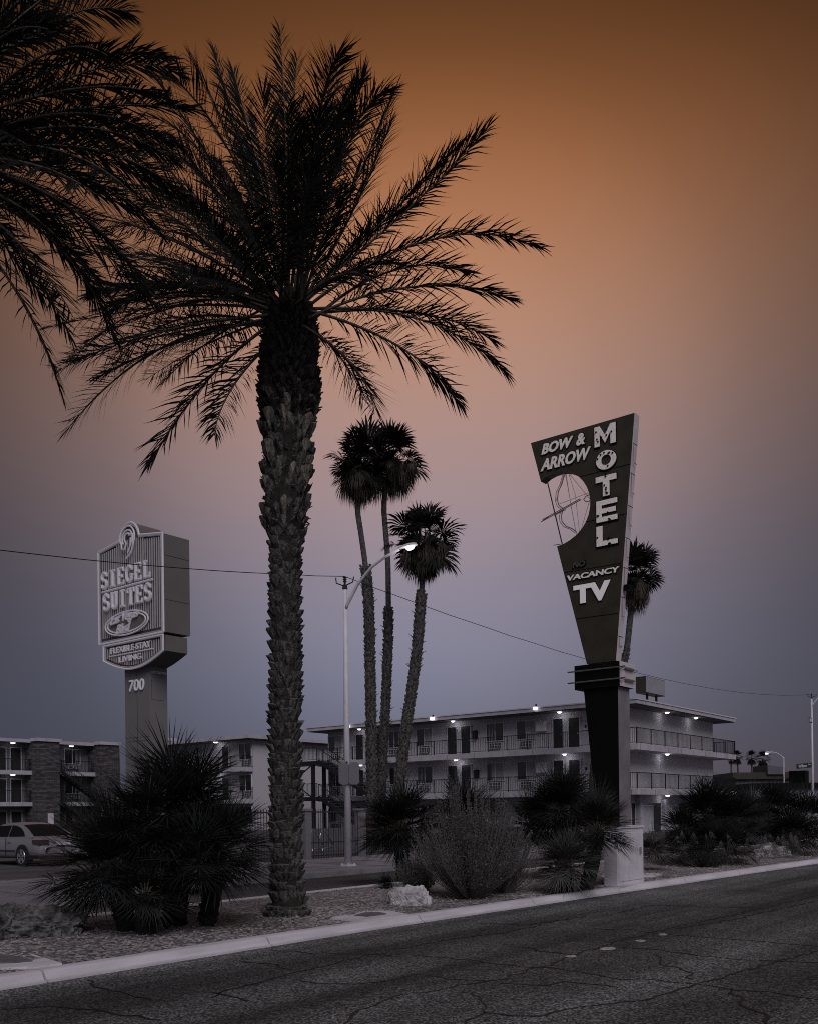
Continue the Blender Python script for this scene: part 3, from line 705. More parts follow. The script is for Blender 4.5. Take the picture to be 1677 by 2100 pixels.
class Wall:
    """a wall plane: a runs along the wall, z up, o outwards (towards the viewer)"""
    def __init__(s, kind, c): s.k = kind; s.c = c         # 'X': plane X=c, outward -X, a=Y ; 'Y': plane Y=c, outward -Y, a=X
    def bx(s, mb, a0, a1, z0, z1, o0, o1):
        a0, a1 = min(a0, a1), max(a0, a1)
        if s.k == 'X': mb.box(s.c-o1, s.c-o0, a0, a1, z0, z1)
        else: mb.box(a0, a1, s.c-o1, s.c-o0, z0, z1)
        return mb
    def at(s, px, py=1600):
        p = PX(px, py, s.c) if s.k == 'X' else PY(px, py, s.c)
        return p.y if s.k == 'X' else p.x
def rev(w, a): return a
def add_door(w, parent, a0, a1, z, h=2.08, m=doorm):
    mb = MB(); f = .07
    w.bx(mb, a0-f, a0, z, z+h+f, .0, .06); w.bx(mb, a1, a1+f, z, z+h+f, .0, .06); w.bx(mb, a0, a1, z+h, z+h+f, .0, .06)
    d = mb.build('door', trim, parent); mb = MB(); w.bx(mb, a0+.003, a1-.003, z+.02, z+h-.003, .004, .03); mb.build('door_leaf', m, d)
    mb = MB(); w.bx(mb, a0+.08, a0+.14, z+.95, z+1.05, .03, .09); mb.build('handle', rimm, d)
def add_window(w, parent, a0, a1, z0, z1, open_side=0, cur=.5):
    mb = MB(); f = .055
    w.bx(mb, a0-f, a0, z0-f, z1+f, 0, .07); w.bx(mb, a1, a1+f, z0-f, z1+f, 0, .07); w.bx(mb, a0, a1, z1, z1+f, 0, .07); w.bx(mb, a0, a1, z0-f, z0, 0, .07)
    m_ = (a0+a1)/2; w.bx(mb, m_-.025, m_+.025, z0, z1, .0, .06)
    wn = mb.build('window', trim, parent)
    mb = MB(); w.bx(mb, a0+.002, m_-.027, z0+.002, z1-.002, .005, .02); w.bx(mb, m_+.027, a1-.002, z0+.002, z1-.002, .005, .02)
    mb.build('pane', glassm, wn)
    if cur:
        mb = MB(); h = (a1-a0)/2
        if cur == 1: w.bx(mb, a0+.01, m_-.04, z0+.01, z1-.01, .022, .03)
        elif cur == 2:
            for k in range(4): w.bx(mb, a1-.06-k*.13-.05, a1-.06-k*.13, z0+.01, z1-.01, .022, .03)
        else: w.bx(mb, a0+.01, m_-.04, z0+.01, z1-.01, .022, .03); w.bx(mb, m_+.04, m_+.04+h*.45, z0+.01, z1-.01, .022, .03)
        mb.build('curtain', curtain, wn)
def add_ac(w, parent, a0, a1, z0, z1):
    mb = MB(); w.bx(mb, a0, a1, z0, z1, 0, .12); a = mb.build('ac_unit', acm, parent)
    mb = MB(); n = 4
    for k in range(n+1): q = a0+(a1-a0)*k/n; w.bx(mb, q-.012, q+.012, z0, z1, .12, .14)
    for k in range(3): q = z0+(z1-z0)*k/2; w.bx(mb, a0, a1, q-.012, q+.012, .141, .15)
    mb.build('grille', trim, a)
def railing(w, parent, a0, a1, z, o, h=1.06, step=.145, posts=1.6, name='railing'):
    a0, a1 = min(a0, a1), max(a0, a1); mb = MB()
    w.bx(mb, a0, a1, z+h-.045, z+h, o-.02, o+.02); w.bx(mb, a0, a1, z+.08, z+.11, o-.015, o+.015)
    k = a0
    while k < a1: w.bx(mb, k, k+.022, z+.11, z+h-.045, o-.008, o+.008); k += step
    k = a0
    while k < a1+.1: w.bx(mb, k-.022, k+.022, z, z+h+.01, o-.024, o+.024); k += posts
    return mb.build(name, ironm, parent)

# ---- right motel block
FL = (2.95, 5.8); RT = 8.35
mot = thing('motel_block', (62, 40, 0), 'three-storey pale motel block with iron balcony railings behind the tall tapering sign', 'motel building')
Ww = Wall('X', 56.8); We = Wall('Y', 26.9)
mb = MB(); mb.box(56.8, 72.0, 26.9, 53.4, 0.03, RT-.02); mb.build('wall', stucco, mot)
mb = MB(); mb.box(55.5, 73.4, 25.6, 54.6, RT, 8.65); rf = mb.build('roof', fascia, mot)
mb = MB(); mb.box(55.45, 73.45, 25.55, 54.65, 8.6, 8.68); mb.build('drip_edge', trim, rf)
mb = MB(); mb.box(55.6, 73.3, 25.7, 54.5, RT-.05, RT-.003); mb.build('soffit', soffit, rf)
for z in FL:
    mb = MB(); mb.box(55.5, 56.797, 25.6, 53.4, z-.37, z); mb.box(56.8, 73.4, 25.6, 26.897, z-.37, z); mb.box(72.003, 73.4, 26.9, 40, z-.37, z)
    sl = mb.build('balcony_slab', fascia, mot)
    railing(Ww, mot, 25.65, 53.4, z, 1.22); railing(We, mot, 55.6, 73.3, z, 1.22, posts=2.2)
    wr = Wall('X', 73.3); railing(wr, mot, 25.65, 34, z, 0)
    for k in range(12): y = 26+k*2.4; MB().box(55.493, 55.498, y, y+.02, z-.36, z).build('slab_joint', crackm, sl)
    for k in range(8): x = 56+k*2.2; MB().box(x, x+.02, 25.593, 25.598, z-.36, z).build('slab_joint', crackm, sl)
def fy(px): return Ww.at(px, 1510)
WIN = [(674, 703, 1, True), (798, 820, 0, True), (854, 887, 1, True), (997, 1033, 3, True), (1059, 1098, 1, True)]
DOR = [(729, 747), (768, 786), (916, 938), (944, 966), (1132, 1156), (1164, 1190)]
for fi, z in enumerate((0.05,)+FL):
    for a, b, c, ac in WIN:
        y0, y1 = sorted((fy(a), fy(b))); add_window(Ww, mot, y0+.05, y1-.05, z+.88, z+2.12, cur=(c if (fi+a) % 3 else 2))
        if ac: m_ = (y0+y1)/2; add_ac(Ww, mot, m_-.45, m_+.45, z+.33, z+.70)
    for a, b in DOR:
        y0, y1 = sorted((fy(a), fy(b))); add_door(Ww, mot, y0+.08, y1-.08, z)
        mb = MB(); Ww.bx(mb, y0-.42, y0-.32, z+1.35, z+1.55, 0, .05); Ww.bx(mb, y0-.40, y0-.34, z+1.75, z+1.8, 0, .04); mb.build('room_plate', ironm, mot)
for z in FL:
    y = fy(975 if z > 4 else 977)
    mb = MB(); Ww.bx(mb, y-.18, y+.14, z+1.1, z+1.7, 0, .28); mb.build('wall_box', ironm, mot)
    mb = MB(); y = fy(1111); Ww.bx(mb, y-.35, y+.35, z+1.3, z+2.0, 0, .3); mb.tube([(56.7, y, z), (56.7, y, z+1.3)], .025); mb.tube([(56.7, y, z+2), (56.7, y+.3, z+2.4), (56.7, y+.3, z+2.5)], .02); mb.build('meter_cabinet', trim, mot)
# soffit lights on the facade and the end wall
for (px, py, pl, soft, pw) in [(928, 1477, 'X', 0, 9), (1146, 1458, 'X', 1, 8), (737, 1495, 'X', 1, 6), (934, 1559, 'X', 0, 8), (1157, 1545, 'X', 1, 8), (740, 1572, 'X', 1, 5),
                        (1367, 1458, 'Y', 1, 9), (1426, 1468, 'Y', 1, 9), (1367, 1545, 'Y', 1, 9), (1368, 1632, 'Y', 1, 8)]:
    q = PX(px, py, 56.25) if pl == 'X' else PY(px, py, 26.3)
    lvl = min((RT-.055, FL[1]-.375, FL[0]-.375), key=lambda v: abs(v-q.z)); q.z = lvl
    bulb(mot, q, .15, bool(soft), pw)
for (px, py) in [(886, 1474), (1097, 1453), (714, 1490)]:
    q = PX(px, py, 55.38); mb = MB(); mb.box(q.x-.12, q.x+.05, q.y-.12, q.y+.12, q.z-.1, q.z+.1); fl = mb.build('floodlight', lampglow, mot)
    mb = MB(); mb.box(q.x+.05, q.x+.12, q.y-.05, q.y+.05, q.z-.05, q.z+.3); mb.build('bracket', ironm, fl)
# ground floor of the end wall: doorways and pale gate bars
for (a, b) in ((1293, 1300), (1332, 1353), (1390, 1404)):
    x0, x1 = We.at(a, 1660), We.at(b, 1660); add_door(We, mot, x0, x1, .05, 2.0)
for (a, b) in ((1310, 1331), (1362, 1379)):
    mb = MB(); x0, x1 = We.at(a, 1660), We.at(b, 1660); k = x0
    while k < x1: We.bx(mb, k, k+.04, .1, 1.9, .25, .29); k += .17
    We.bx(mb, x0, x1, 1.86, 1.92, .292, .33); We.bx(mb, x0, x1, .15, .2, .292, .33)
    mb.build('gate', trim, mot)
mb = MB(); We.bx(mb, We.at(1302, 1660), We.at(1309, 1660), .05, 2.58, .02, .35); We.bx(mb, We.at(1354, 1660), We.at(1361, 1660), .05, 2.3, .02, .3); mb.build('pier', fascia, mot)
# roof clutter
mb = MB(); y = fy(920); mb.box(57.5, 57.8, y-.15, y+.15, 8.68, 9.0)
for k in range(7): y = 28+k*.9; mb.tube([(57, y, 8.68), (57, y, 8.83)], .05)
mb.build('vent_pipe', trim, rf)
# rooftop sign cabinet
c = PY(1340, 1408, 30.0)
rs = thing('rooftop_sign', (c.x, 30, 8.65), 'blank pale sign cabinet on two posts on the motel roof', 'sign')
xa, xb = PY(1323, 1400, 29.8).x, PY(1362, 1400, 29.8).x; za, zb = PY(1342, 1424, 29.8).z, PY(1342, 1391, 29.8).z
mb = MB(); mb.box(xa, xb, 29.8, 30.6, za, zb); mb.build('cabinet', signdark, rs)
mb = MB(); mb.box(xa+.04, xb-.04, 29.77, 29.797, za+.04, zb-.04); mb.build('face', mat('sign_face_pale', (.26, .25, .28), .5, .08, 1), rs)
for x in (lerp(xa, xb, .3), lerp(xa, xb, .78)):
    mb = MB(); mb.box(x-.06, x+.06, 30.1, 30.25, 8.65, za); mb.build('post', ironm, rs)

# ---- back-left motel, two wings round the court
m2 = thing('motel_wing', (50, 80, 0), 'dim three-storey motel wing with dark stone piers far left behind the car', 'motel building')
Wa = Wall('Y', 81.2)
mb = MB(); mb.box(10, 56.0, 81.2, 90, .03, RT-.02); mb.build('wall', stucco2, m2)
mb = MB(); mb.box(9, 54.9, 79.9, 91, RT, 8.65); rf = mb.build('roof', fascia, m2)
mb = MB(); mb.box(9.1, 54.8, 80.0, 90.9, RT-.05, RT-.003); mb.build('soffit', soffit, rf)
for z in FL:
    mb = MB(); mb.box(9, 54.9, 79.9, 81.197, z-.37, z); mb.build('balcony_slab', fascia, m2)
    railing(Wa, m2, 20, 54.9, z, 1.22)
for (a, b, top, pr) in ((77, 123, 8.8, .9), (207, 245, 8.8, .9), (347, 362, 9.6, .6)):
    x0 = PY(a, 1560, 79.9-pr).x; x1 = PY(b, 1560, 79.9-pr).x
    mb = MB(); mb.box(x0, x1, 79.9-pr, 81.1, .03, top-.35); mb.build('stone_pier', stonem, m2)
    mb = MB(); mb.box(x0-.15, x1+.15, 79.9-pr-.15, 79.897, top-.45+.1, top-.05); mb.build('pier_cap', fascia, m2)
ax = lambda px: Wa.at(px, 1560)
for z in (.05,)+FL:
    for a, b in ((-12, 12), (22, 43), (190, 204)): add_door(Wa, m2, ax(a), ax(b), z)
    add_window(Wa, m2, ax(133), ax(164), z+.85, z+2.2, cur=2); add_ac(Wa, m2, ax(139), ax(161), z+.35, z+.7)
    add_window(Wa, m2, ax(270), ax(300), z+.85, z+2.2, cur=1)
for (px, py, zz) in ((27, 1520, RT-.05), (147, 1521, RT-.05), (27, 1595, FL[1]-.375)):
    q = PY(px, py, 80.4); q.z = zz; bulb(m2, q, .22, True, 2.5)
for px in (105, 214):
    q = PY(px, 1678, 78.95); mb = MB(); mb.box(q.x-.28, q.x+.28, 78.93, 78.99, q.z-.55, q.z+.45); mb.build('notice_plate', trim, m2)
# outdoor stair of that wing
def stair(root, x, y, z0, z1, dirv, run, width_v, n=13):
    """flight climbing against dirv: top at (x,y,z1), foot at (x,y)+dirv*run"""
    dirv = Vector(dirv); wv = Vector(width_v); top = Vector((x, y, z1)); bot = Vector((x, y, z0))+dirv*run
    mb = MB()
    for s in (0, 1):
        a = top+wv*s; b = bot+wv*s; t = wv.normalized()*.06
        mb.hexa([b-t-Z*.15, b+t-Z*.15, a+t-Z*.15, a-t-Z*.15], [b-t+Z*.15, b+t+Z*.15, a+t+Z*.15, a-t+Z*.15])
    fl = mb.build('stair_flight', ironm, root)
    mb = MB()
    for k in range(n):
        c = top.lerp(bot, (k+.5)/n); q = dirv*(run/n*.55)
        mb.hexa([c-q-Z*.02+wv*.02, c+q-Z*.02+wv*.02, c+q-Z*.02+wv*.98, c-q-Z*.02+wv*.98], [c-q+Z*.03+wv*.02, c+q+Z*.03+wv*.02, c+q+Z*.03+wv*.98, c-q+Z*.03+wv*.98])
    mb.build('treads', acm, fl)
    mb = MB()
    for s in (0, 1):
        a = top+wv*s; b = bot+wv*s
        mb.tube([a+Z*1.05, b+Z*1.05], .035, 5); mb.tube([a+Z*.25, b+Z*.25], .02, 4)
        for k in range(n*2+1):
            c = a.lerp(b, k/(n*2)); mb.tube([c+Z*.2, c+Z*1.05], .013 if k % 6 else .035, 4)
    mb.build('handrail', ironm, fl)
x0 = PY(125, 1575, 78.6).x
for za, zb in ((FL[0], FL[1]), (.05, FL[0])): stair(m2, x0, 78.6, za, zb, (1, 0, 0), 4.6, (0, 1.1, 0))

m3 = thing('motel_annexe', (62, 68, 0), 'pale motel end block with blank white side wall behind the tall date palm trunk', 'motel building')
Wc = Wall('X', 57.6)
mb = MB(); mb.box(57.6, 71, 63.4, 81.1, .03, RT-.02); mb.build('wall', stucco, m3)
mb = MB(); mb.box(56.3, 71.2, 62.6, 79.8, RT, 8.65); rf = mb.build('roof', fascia, m3)
mb = MB(); mb.box(56.4, 71.1, 62.7, 79.7, RT-.05, RT-.003); mb.build('soffit', soffit, rf)
for z in FL:
    mb = MB(); mb.box(56.3, 57.597, 63.4, 79.8, z-.37, z); mb.build('balcony_slab', fascia, m3)
    railing(Wc, m3, 63.45, 79.8, z, 1.22); we2 = Wall('Y', 63.45); railing(we2, m3, 56.35, 57.6, z, 0)
cy = lambda px: Wc.at(px, 1560)
for z in (.05,)+FL:
    y0, y1 = sorted((cy(492), cy(516))); add_window(Wc, m3, y0, y1, z+.8, z+2.2, cur=0); add_ac(Wc, m3, y0+.1, y0+1.0, z+.3, z+.68)
    y0, y1 = sorted((cy(457), cy(470))); add_door(Wc, m3, y0, y1, z)
    y0, y1 = sorted((cy(437), cy(451))); add_door(Wc, m3, y0, y1, z, m=trim)
    y0, y1 = sorted((cy(404), cy(416))); add_window(Wc, m3, y0, y1, z+.8, z+2.2, cur=1)
for (px, py, zz) in ((443, 1522, RT-.05), (444, 1590, FL[1]-.375)):
    q = PX(px, py, 57.0); q.z = zz; bulb(m3, q, .24, False, 6)
# steel stair between the blocks
st = thing('steel_staircase', (54.5, 52, .03), 'black steel outdoor staircase between the two pale motel blocks', 'staircase')
for z in FL:
    mb = MB(); mb.box(53.9, 55.45, 51.9, 57.3, z-.32, z-.02); mb.build('landing', ironm, st)
    w_ = Wall('X', 53.95); railing(w_, st, 52.0, 57.3, z, 0)
for y in (52.5, 57.1):
    for x in (54.05, 55.3): mb = MB(); mb.box(x-.12, x+.12, y-.12, y+.12, .03, FL[1]-.32); mb.build('post', ironm, st)
mb = MB(); mb.tube([(54, 52.7, FL[0]), (54, 56.9, FL[1]-.4)], .05); mb.tube([(54, 52.7, FL[1]-.4), (54, 56.9, FL[0])], .05); mb.build('cross_brace', ironm, st)
stair(st, 54.0, 51.9, FL[0]-.1, FL[1]-.05, (0, -1, 0), 5.4, (1.1, 0, 0)); stair(st, 54.0, 51.9, .05, FL[0]-.05, (0, -1, 0), 5.2, (1.1, 0, 0))

# ------------------------------------------------------------------ text helper
def text_mesh(s, shear=0.0, bold=0.0):
    cu = bpy.data.curves.new('t', 'FONT'); cu.body = s; cu.shear = shear; cu.offset = bold; cu.extrude = .02; cu.resolution_u = 3
    ob = bpy.data.objects.new('t', cu); col.objects.link(ob); bpy.context.view_layer.update()
    me = bpy.data.meshes.new_from_object(ob.evaluated_get(bpy.context.evaluated_depsgraph_get()))
    vs = [v.co.copy() for v in me.vertices]; fs = [tuple(p.vertices) for p in me.polygons]
    bpy.data.objects.remove(ob); bpy.data.curves.remove(cu); bpy.data.meshes.remove(me)
    x0, x1 = min(v.x for v in vs), max(v.x for v in vs); y0, y1 = min(v.y for v in vs), max(v.y for v in vs)
    return [((v.x-x0)/(x1-x0), (v.y-y0)/(y1-y0), v.z) for v in vs], fs
def put_text(mb, s, X, bl, tr, o0, o1, shear=0.0, bold=0.0, kind='X'):
    """text on plane X=const facing -X between bottom-left and top-right points; o0..o1 how far it stands off"""
    vs, fs = text_mesh(s, shear, bold); i = len(mb.v)
    for (u, v, w) in vs:
        o = o1 if w > 0 else o0
        if kind == 'X': mb.v.append((X-o, lerp(bl.y, tr.y, u), lerp(bl.z, tr.z, v)))
        else: mb.v.append((lerp(bl.x, tr.x, u), X-o, lerp(bl.z, tr.z, v)))
    mb.f += [tuple(i+k for k in f) for f in fs]

# ------------------------------------------------------------------ tall tapering motel sign
SX = 44.8; TH = .55
def c2(x, y): return PX(1060+x/3.388, 820+y/3.388, SX)
bs = thing('motel_sign', (45.6, 22.9, .1), 'tall dark tapering motel sign with cream letters and a round cut-out holding a neon bow', 'sign')
arc = [(275,1018),(318,1002),(362,976),(410,938),(445,898),(474,850),(494,798),(504,745),(505,700),(498,650),(482,605),(458,567),(428,536),(392,512),(355,500),(318,496),(280,500),(240,513),(200,535),(163,568)]
poly = [(93,300),(812,90),(683,1812),(482,1835)]+arc
mb = MB(); ring = [c2(*p) for p in poly]
mb.prism([(SX, p.y, p.z) for p in ring], (TH, 0, 0)); body = mb.build('sign_body', signdark, bs)
# pale return along the right edge
e0, e1 = c2(812, 90), c2(683, 1812)
mb = MB(); mb.hexa([(SX+.012, e1.y-.03, e1.z), (SX+TH, e1.y-.03, e1.z), (SX+TH, e1.y-.003, e1.z), (SX+.012, e1.y-.003, e1.z)],
                 [(SX+.012, e0.y-.03, e0.z), (SX+TH, e0.y-.03, e0.z), (SX+TH, e0.y-.003, e0.z), (SX+.012, e0.y-.003, e0.z)])
edge = mb.build('side_return', signedge, bs)
mb = MB()
for k in (.12, .24, .37, .50, .62, .74, .9):
    p = Vector((SX, lerp(e0.y, e1.y, k)-.034, lerp(e0.z, e1.z, k))); q = 1.0 if k < .8 else .5
    for (za, zb, xa, xb) in ((0, .03, 0, TH), (-q, -q+.03, .1, .45), (-q, 0, .1, .13)): mb.box(SX+xa+.01, SX+xb, p.y-.004, p.y+.001, p.z+za, p.z+zb)
mb.build('panel_seams', signblack, edge)
# seams on the face
for a, b in (((440,533),(785,445)), ((475,848),(758,790)), ((330,1200),(720,1135)), ((408,1522),(702,1482)), ((300,1003),(250,1010))):
    p, q = c2(*a), c2(*b); mb = MB(); mb.tube([(SX-.004, p.y, p.z), (SX-.004, q.y, q.z)], .018, 4); mb.build('face_seam', signblack, body)
def lbox(mb, TL, BR, boxes, o0, o1):
    a, b = c2(*TL), c2(*BR)
    for pl in boxes:
        mb.prism([(SX-o0, lerp(a.y, b.y, u), lerp(b.z, a.z, v)) for u, v in pl], (-(o1-o0), 0, 0))
LET = {'M': [[(0,0),(.24,0),(.24,1),(0,1)], [(.76,0),(1,0),(1,1),(.76,1)], [(.24,1),(.24,.62),(.5,.12),(.5,.5)], [(.76,1),(.5,.5),(.5,.12),(.76,.62)]],
       'T': [[(0,.72),(1,.72),(1,1),(0,1)], [(.35,0),(.66,0),(.66,.72),(.35,.72)]],
       'E': [[(0,0),(.25,0),(.25,1),(0,1)], [(.25,.77),(1,.77),(1,1),(.25,1)], [(.25,.39),(.93,.39),(.93,.61),(.25,.61)], [(.25,0),(1,0),(1,.23),(.25,.23)]],
       'L': [[(0,0),(.28,0),(.28,1),(0,1)], [(.28,0),(1,0),(1,.24),(.28,.24)]]}
n = 28; LET['O'] = [[(.5+.5*cos(2*pi*k/n), .5+.5*sin(2*pi*k/n)), (.5+.5*cos(2*pi*(k+1)/n), .5+.5*sin(2*pi*(k+1)/n)),
                     (.5+.25*cos(2*pi*(k+1)/n), .5+.27*sin(2*pi*(k+1)/n)), (.5+.25*cos(2*pi*k/n), .5+.27*sin(2*pi*k/n))] for k in range(n)]
for ch, TL, BR in (('M', (540,198), (687,296)), ('O', (551,372), (691,468)), ('T', (549,545), (692,652)), ('E', (553,712), (698,828)), ('L', (554,887), (700,996))):
    mb = MB(); lbox(mb, (TL[0]-6, TL[1]-4), (BR[0]+5, BR[1]+9), LET[ch], .001, .05); bk = mb.build('letter', signblack, bs)
    mb = MB(); lbox(mb, TL, BR, LET[ch], .051, .10); lt = mb.build('letter_face', letterw, bk)
    mb = MB(); a, b = c2(*TL), c2(*BR); random.seed(ord(ch))
    for k in range(7):
        pl = random.choice(LET[ch]); u = sum(p[0] for p in pl)/4+rnd(-.08, .08); v = sum(p[1] for p in pl)/4+rnd(-.3, .3)*(.9 if ch != 'O' else .1)
        mb.tube([(SX-.10, lerp(a.y, b.y, u), lerp(b.z, a.z, v)), (SX-.15, lerp(a.y, b.y, u), lerp(b.z, a.z, v))], .045, 6)
    mb.build('tube_stubs', signblack, bk)
for s, bl, tr, sh, bo, m in (('BOW', (172,387), (392,250), .28, .035, letterw), ('&', (414,325), (474,226), .2, .03, letterw), ('ARROW', (165,503), (514,323), .28, .03, letterw),
                         ('NO', (388,1172), (474,1115), .2, .02, letteroff), ('VACANCY', (350,1262), (715,1156), .12, .03, letterw), ('TV', (395,1425), (650,1250), 0, .05, letterw)):
    pb, pt = c2(*bl), c2(*tr)
    mb = MB(); g = .05
    put_text(mb, s, SX, pb+Vector((0, g, -g)), pt+Vector((0, -g, g)), .001, .04, sh, bo+.012); bk = mb.build('lettering', signblack, bs)
    mb = MB(); put_text(mb, s, SX, pb, pt, .041, .09, sh, bo); mb.build('lettering_face', m if s != 'TV' else mat('letter_lit', (.6, .56, .58), .5, .05, 3, emit=(.8, .74, .8), estr=.18), bk)
# neon bow and arrow with its guy wires in the cut-out
wx = SX+.2
def wl(pts, r, name, m, x=wx):
    mb = MB(); mb.tube([(x, c2(*p).y, c2(*p).z) for p in pts], r, 5); return mb.build(name, m, bs)
wl([(195,560),(300,1003)], .035, 'strut', ironm)
for a, b in (((320,505),(400,945)), ((325,505),(360,730)), ((350,510),(490,680)), ((310,510),(255,700)), ((490,690),(420,930)), ((360,730),(395,925)), ((270,720),(480,640)), ((345,510),(390,655)), ((390,655),(420,925))):
    wl([a, b], .013, 'guy_wire', mat('thin_wire', (.2, .18, .18), .5, .1, 4))
mb = MB()
for off in (0, 14):
    for pts in ([(318,515),(300,580),(275,630),(268,690),(280,730),(308,752)], [(308,752),(296,800),(300,840),(330,875),(370,890),(402,915)]):
        q = [(x-off, y+off*.3) for x, y in pts]; f = []
        for k in range(len(q)-1):
            for j in range(4): f.append((lerp(q[k][0], q[k+1][0], j/4), lerp(q[k][1], q[k+1][1], j/4)))
        f.append(q[-1]); mb.tube([(wx-.05, c2(*p).y, c2(*p).z) for p in f], .03 if off == 0 else .02, 5)
for a, b in (((160,845),(438,690)), ((170,830),(430,685)), ((250,800),(330,760)), ((160,845),(210,812)), ((455,690),(470,668)), ((470,668),(496,655)), ((455,690),(472,706)), ((472,706),(494,700))):
    mb.tube([(wx-.12, c2(*a).y, c2(*a).z), (wx-.12, c2(*b).y, c2(*b).z)], .026, 5)
mb.build('neon_bow_and_arrow', mat('neon_tube_off', (.16, .145, .14), .4, .1, 4), bs)
# box collar and column
cb, ct = c2(400, 2030), c2(712, 1812)
bx0 = SX-.25; y_n, y_f = PX(1270, 1385, bx0).y, PX(1177, 1385, bx0).y; zt = PX(1270, 1355, bx0).z; zb = PX(1270, 1406, bx0).z
mb = MB(); mb.box(bx0, bx0+1.75, y_n+.02, y_f, zb, zt); cl = mb.build('collar_box', signblack, bs)
mb = MB(); mb.box(bx0+.012, bx0+1.75, y_n-.01, y_n+.017, zb, zt); mb.build('collar_end', signedge, cl)
mb = MB()
for k in (.27, .73):
    z = lerp(zb, zt, k)
    for o in (.06, .14): mb.tube([(bx0-o, y_n-.35, z+o*.3), (bx0-o, y_f+.35, z+o*.3)], .022, 5)
    mb.tube([(bx0-.1, y_n-.1, z), (bx0+1.9, y_n-.1, z)], .022, 5)
    for j in range(6): mb.box(bx0+.5+j*.16, bx0+.56+j*.16, y_n-.16, y_n-.012, z-.06, z+.06)
mb.build('neon_rails', mat('rail_grey', (.12, .11, .12), .5, .1, 4), cl)
cx0 = SX-.05
yn0, yf0 = PX(1266.5, 1415, cx0).y, PX(1196, 1415, cx0).y; yf1 = PX(1222, 1660, cx0).y; yn1 = PX(1270, 1700, cx0).y
yfb = lerp(yf0, yf1, (1720-1415)/(1660-1415))
mb = MB(); mb.hexa([(cx0, yn1+.02, 0), (cx0+1.3, yn1+.02, 0), (cx0+1.3, yfb, 0), (cx0, yfb, 0)], [(cx0, yn0+.02, zb), (cx0+1.3, yn0+.02, zb), (cx0+1.3, yf0, zb), (cx0, yf0, zb)])
cm = mb.build('column', signblack, bs)
mb = MB(); mb.hexa([(cx0+.012, yn1-.01, 0), (cx0+1.3, yn1-.01, 0), (cx0+1.3, yn1+.017, 0), (cx0+.012, yn1+.017, 0)], [(cx0+.012, yn0-.01, zb), (cx0+1.3, yn0-.01, zb), (cx0+1.3, yn0+.017, zb), (cx0+.012, yn0+.017, zb)])
mb.build('column_side', mat('pale_column', (.17, .16, .17), .5, .25, .7), cm)
p = PX(1278, 1204, SX); mb = MB(); mb.box(SX+.1, SX+.4, p.y-.25, p.y+.05, p.z-.15, p.z+.15); mb.build('junction_box', signblack, bs)

# ------------------------------------------------------------------ suites sign
QX = 22.5
def c1(x, y, X=QX): return PX(180+x/4.0375, 1040+y/4.0375, X)
ss = thing('suites_sign', (23.2, 31.8, .05), 'big boxy neon sign of vertical tubes on a square taupe column at left', 'sign')
ya, yb = 29.62, 33.85; ym = (ya+yb)/2; zt, zb = 12.43, 8.66; dep = 1.2; ch = 12.62
hump = [(ym+.62*cos(a), ch+.62*sin(a)) for a in [pi*(k/16) for k in range(17)]]
ring = [(yb, zb), (yb, zt), (ym+.66, zt+.2)] + [(y, z) for y, z in hump if z > zt+.2] + [(ym-.66, zt+.2), (ya, zt), (ya, zb)]
mb = MB(); mb.prism([(QX, y, z) for y, z in ring], (dep, 0, 0)); cab = mb.build('cabinet', boxside, ss)
mb = MB(); mb.prism([(QX-.004, lerp(ym, y, .965), lerp(10.6, z, .97)) for y, z in ring], (-.01, 0, 0)); mb.build('face_panel', boxface, cab)
def outline(pts, r, name, m, par, closed=True):
    mb = MB(); p = [(QX-.07, y, z) for y, z in pts]; 
    if closed: p.append(p[0])
    for a, b in zip(p, p[1:]): mb.tube([a, b], r, 5)
    return mb.build(name, m, par)
outline(ring, .045, 'outline_tube', neon, cab); outline([(lerp(ym, y, .955), lerp(10.6, z, .965)) for y, z in ring], .03, 'inner_outline_tube', neondim, cab)
# lower cabinet with bowed bottom
yl0, yl1 = ya+.04, yb-.28; zl = 8.56; ymm = (yl0+yl1)/2
arcp = [(lerp(yl1, yl0, k/14), 7.95-.5*sin(pi*k/14)) for k in range(15)]
ring2 = [(yl0, zl), (yl1, zl)]+arcp
mb = MB(); mb.prism([(QX+.06, y, z) for y, z in ring2], (1.02, 0, 0)); cab2 = mb.build('lower_cabinet', boxside, ss)
mb = MB(); mb.prism([(QX+.055, lerp(ymm, y, .96), lerp(8.1, z, .93)) for y, z in ring2], (-.01, 0, 0)); mb.build('face_panel', boxface, cab2)
outline(ring2, .042, 'outline_tube', neon, cab2); outline([(lerp(ymm, y, .94), lerp(8.1, z, .9)) for y, z in ring2], .028, 'inner_outline_tube', neondim, cab2)
mb = MB()
for k in range(27):
    y = lerp(ya+.25, yb-.25, k/26); top = zt-.12+(.0 if abs(y-ym) > .95 else .1)+.2*(1-abs(y-ym)/2.1)
    mb.tube([(QX-.05, y, zb+.2+.0*k), (QX-.05, y, top)], .028, 5)
mb.build('vertical_tubes', neondim, cab)
mb = MB()
for k in range(25):
    y = lerp(yl0+.2, yl1-.2, k/24); t = (yl1-y)/(yl1-yl0); mb.tube([(QX-.01, y, 7.95-.5*sin(pi*t)+.16), (QX-.01, y, zl-.13)], .026, 5)
mb.build('vertical_tubes', neondim, cab2)
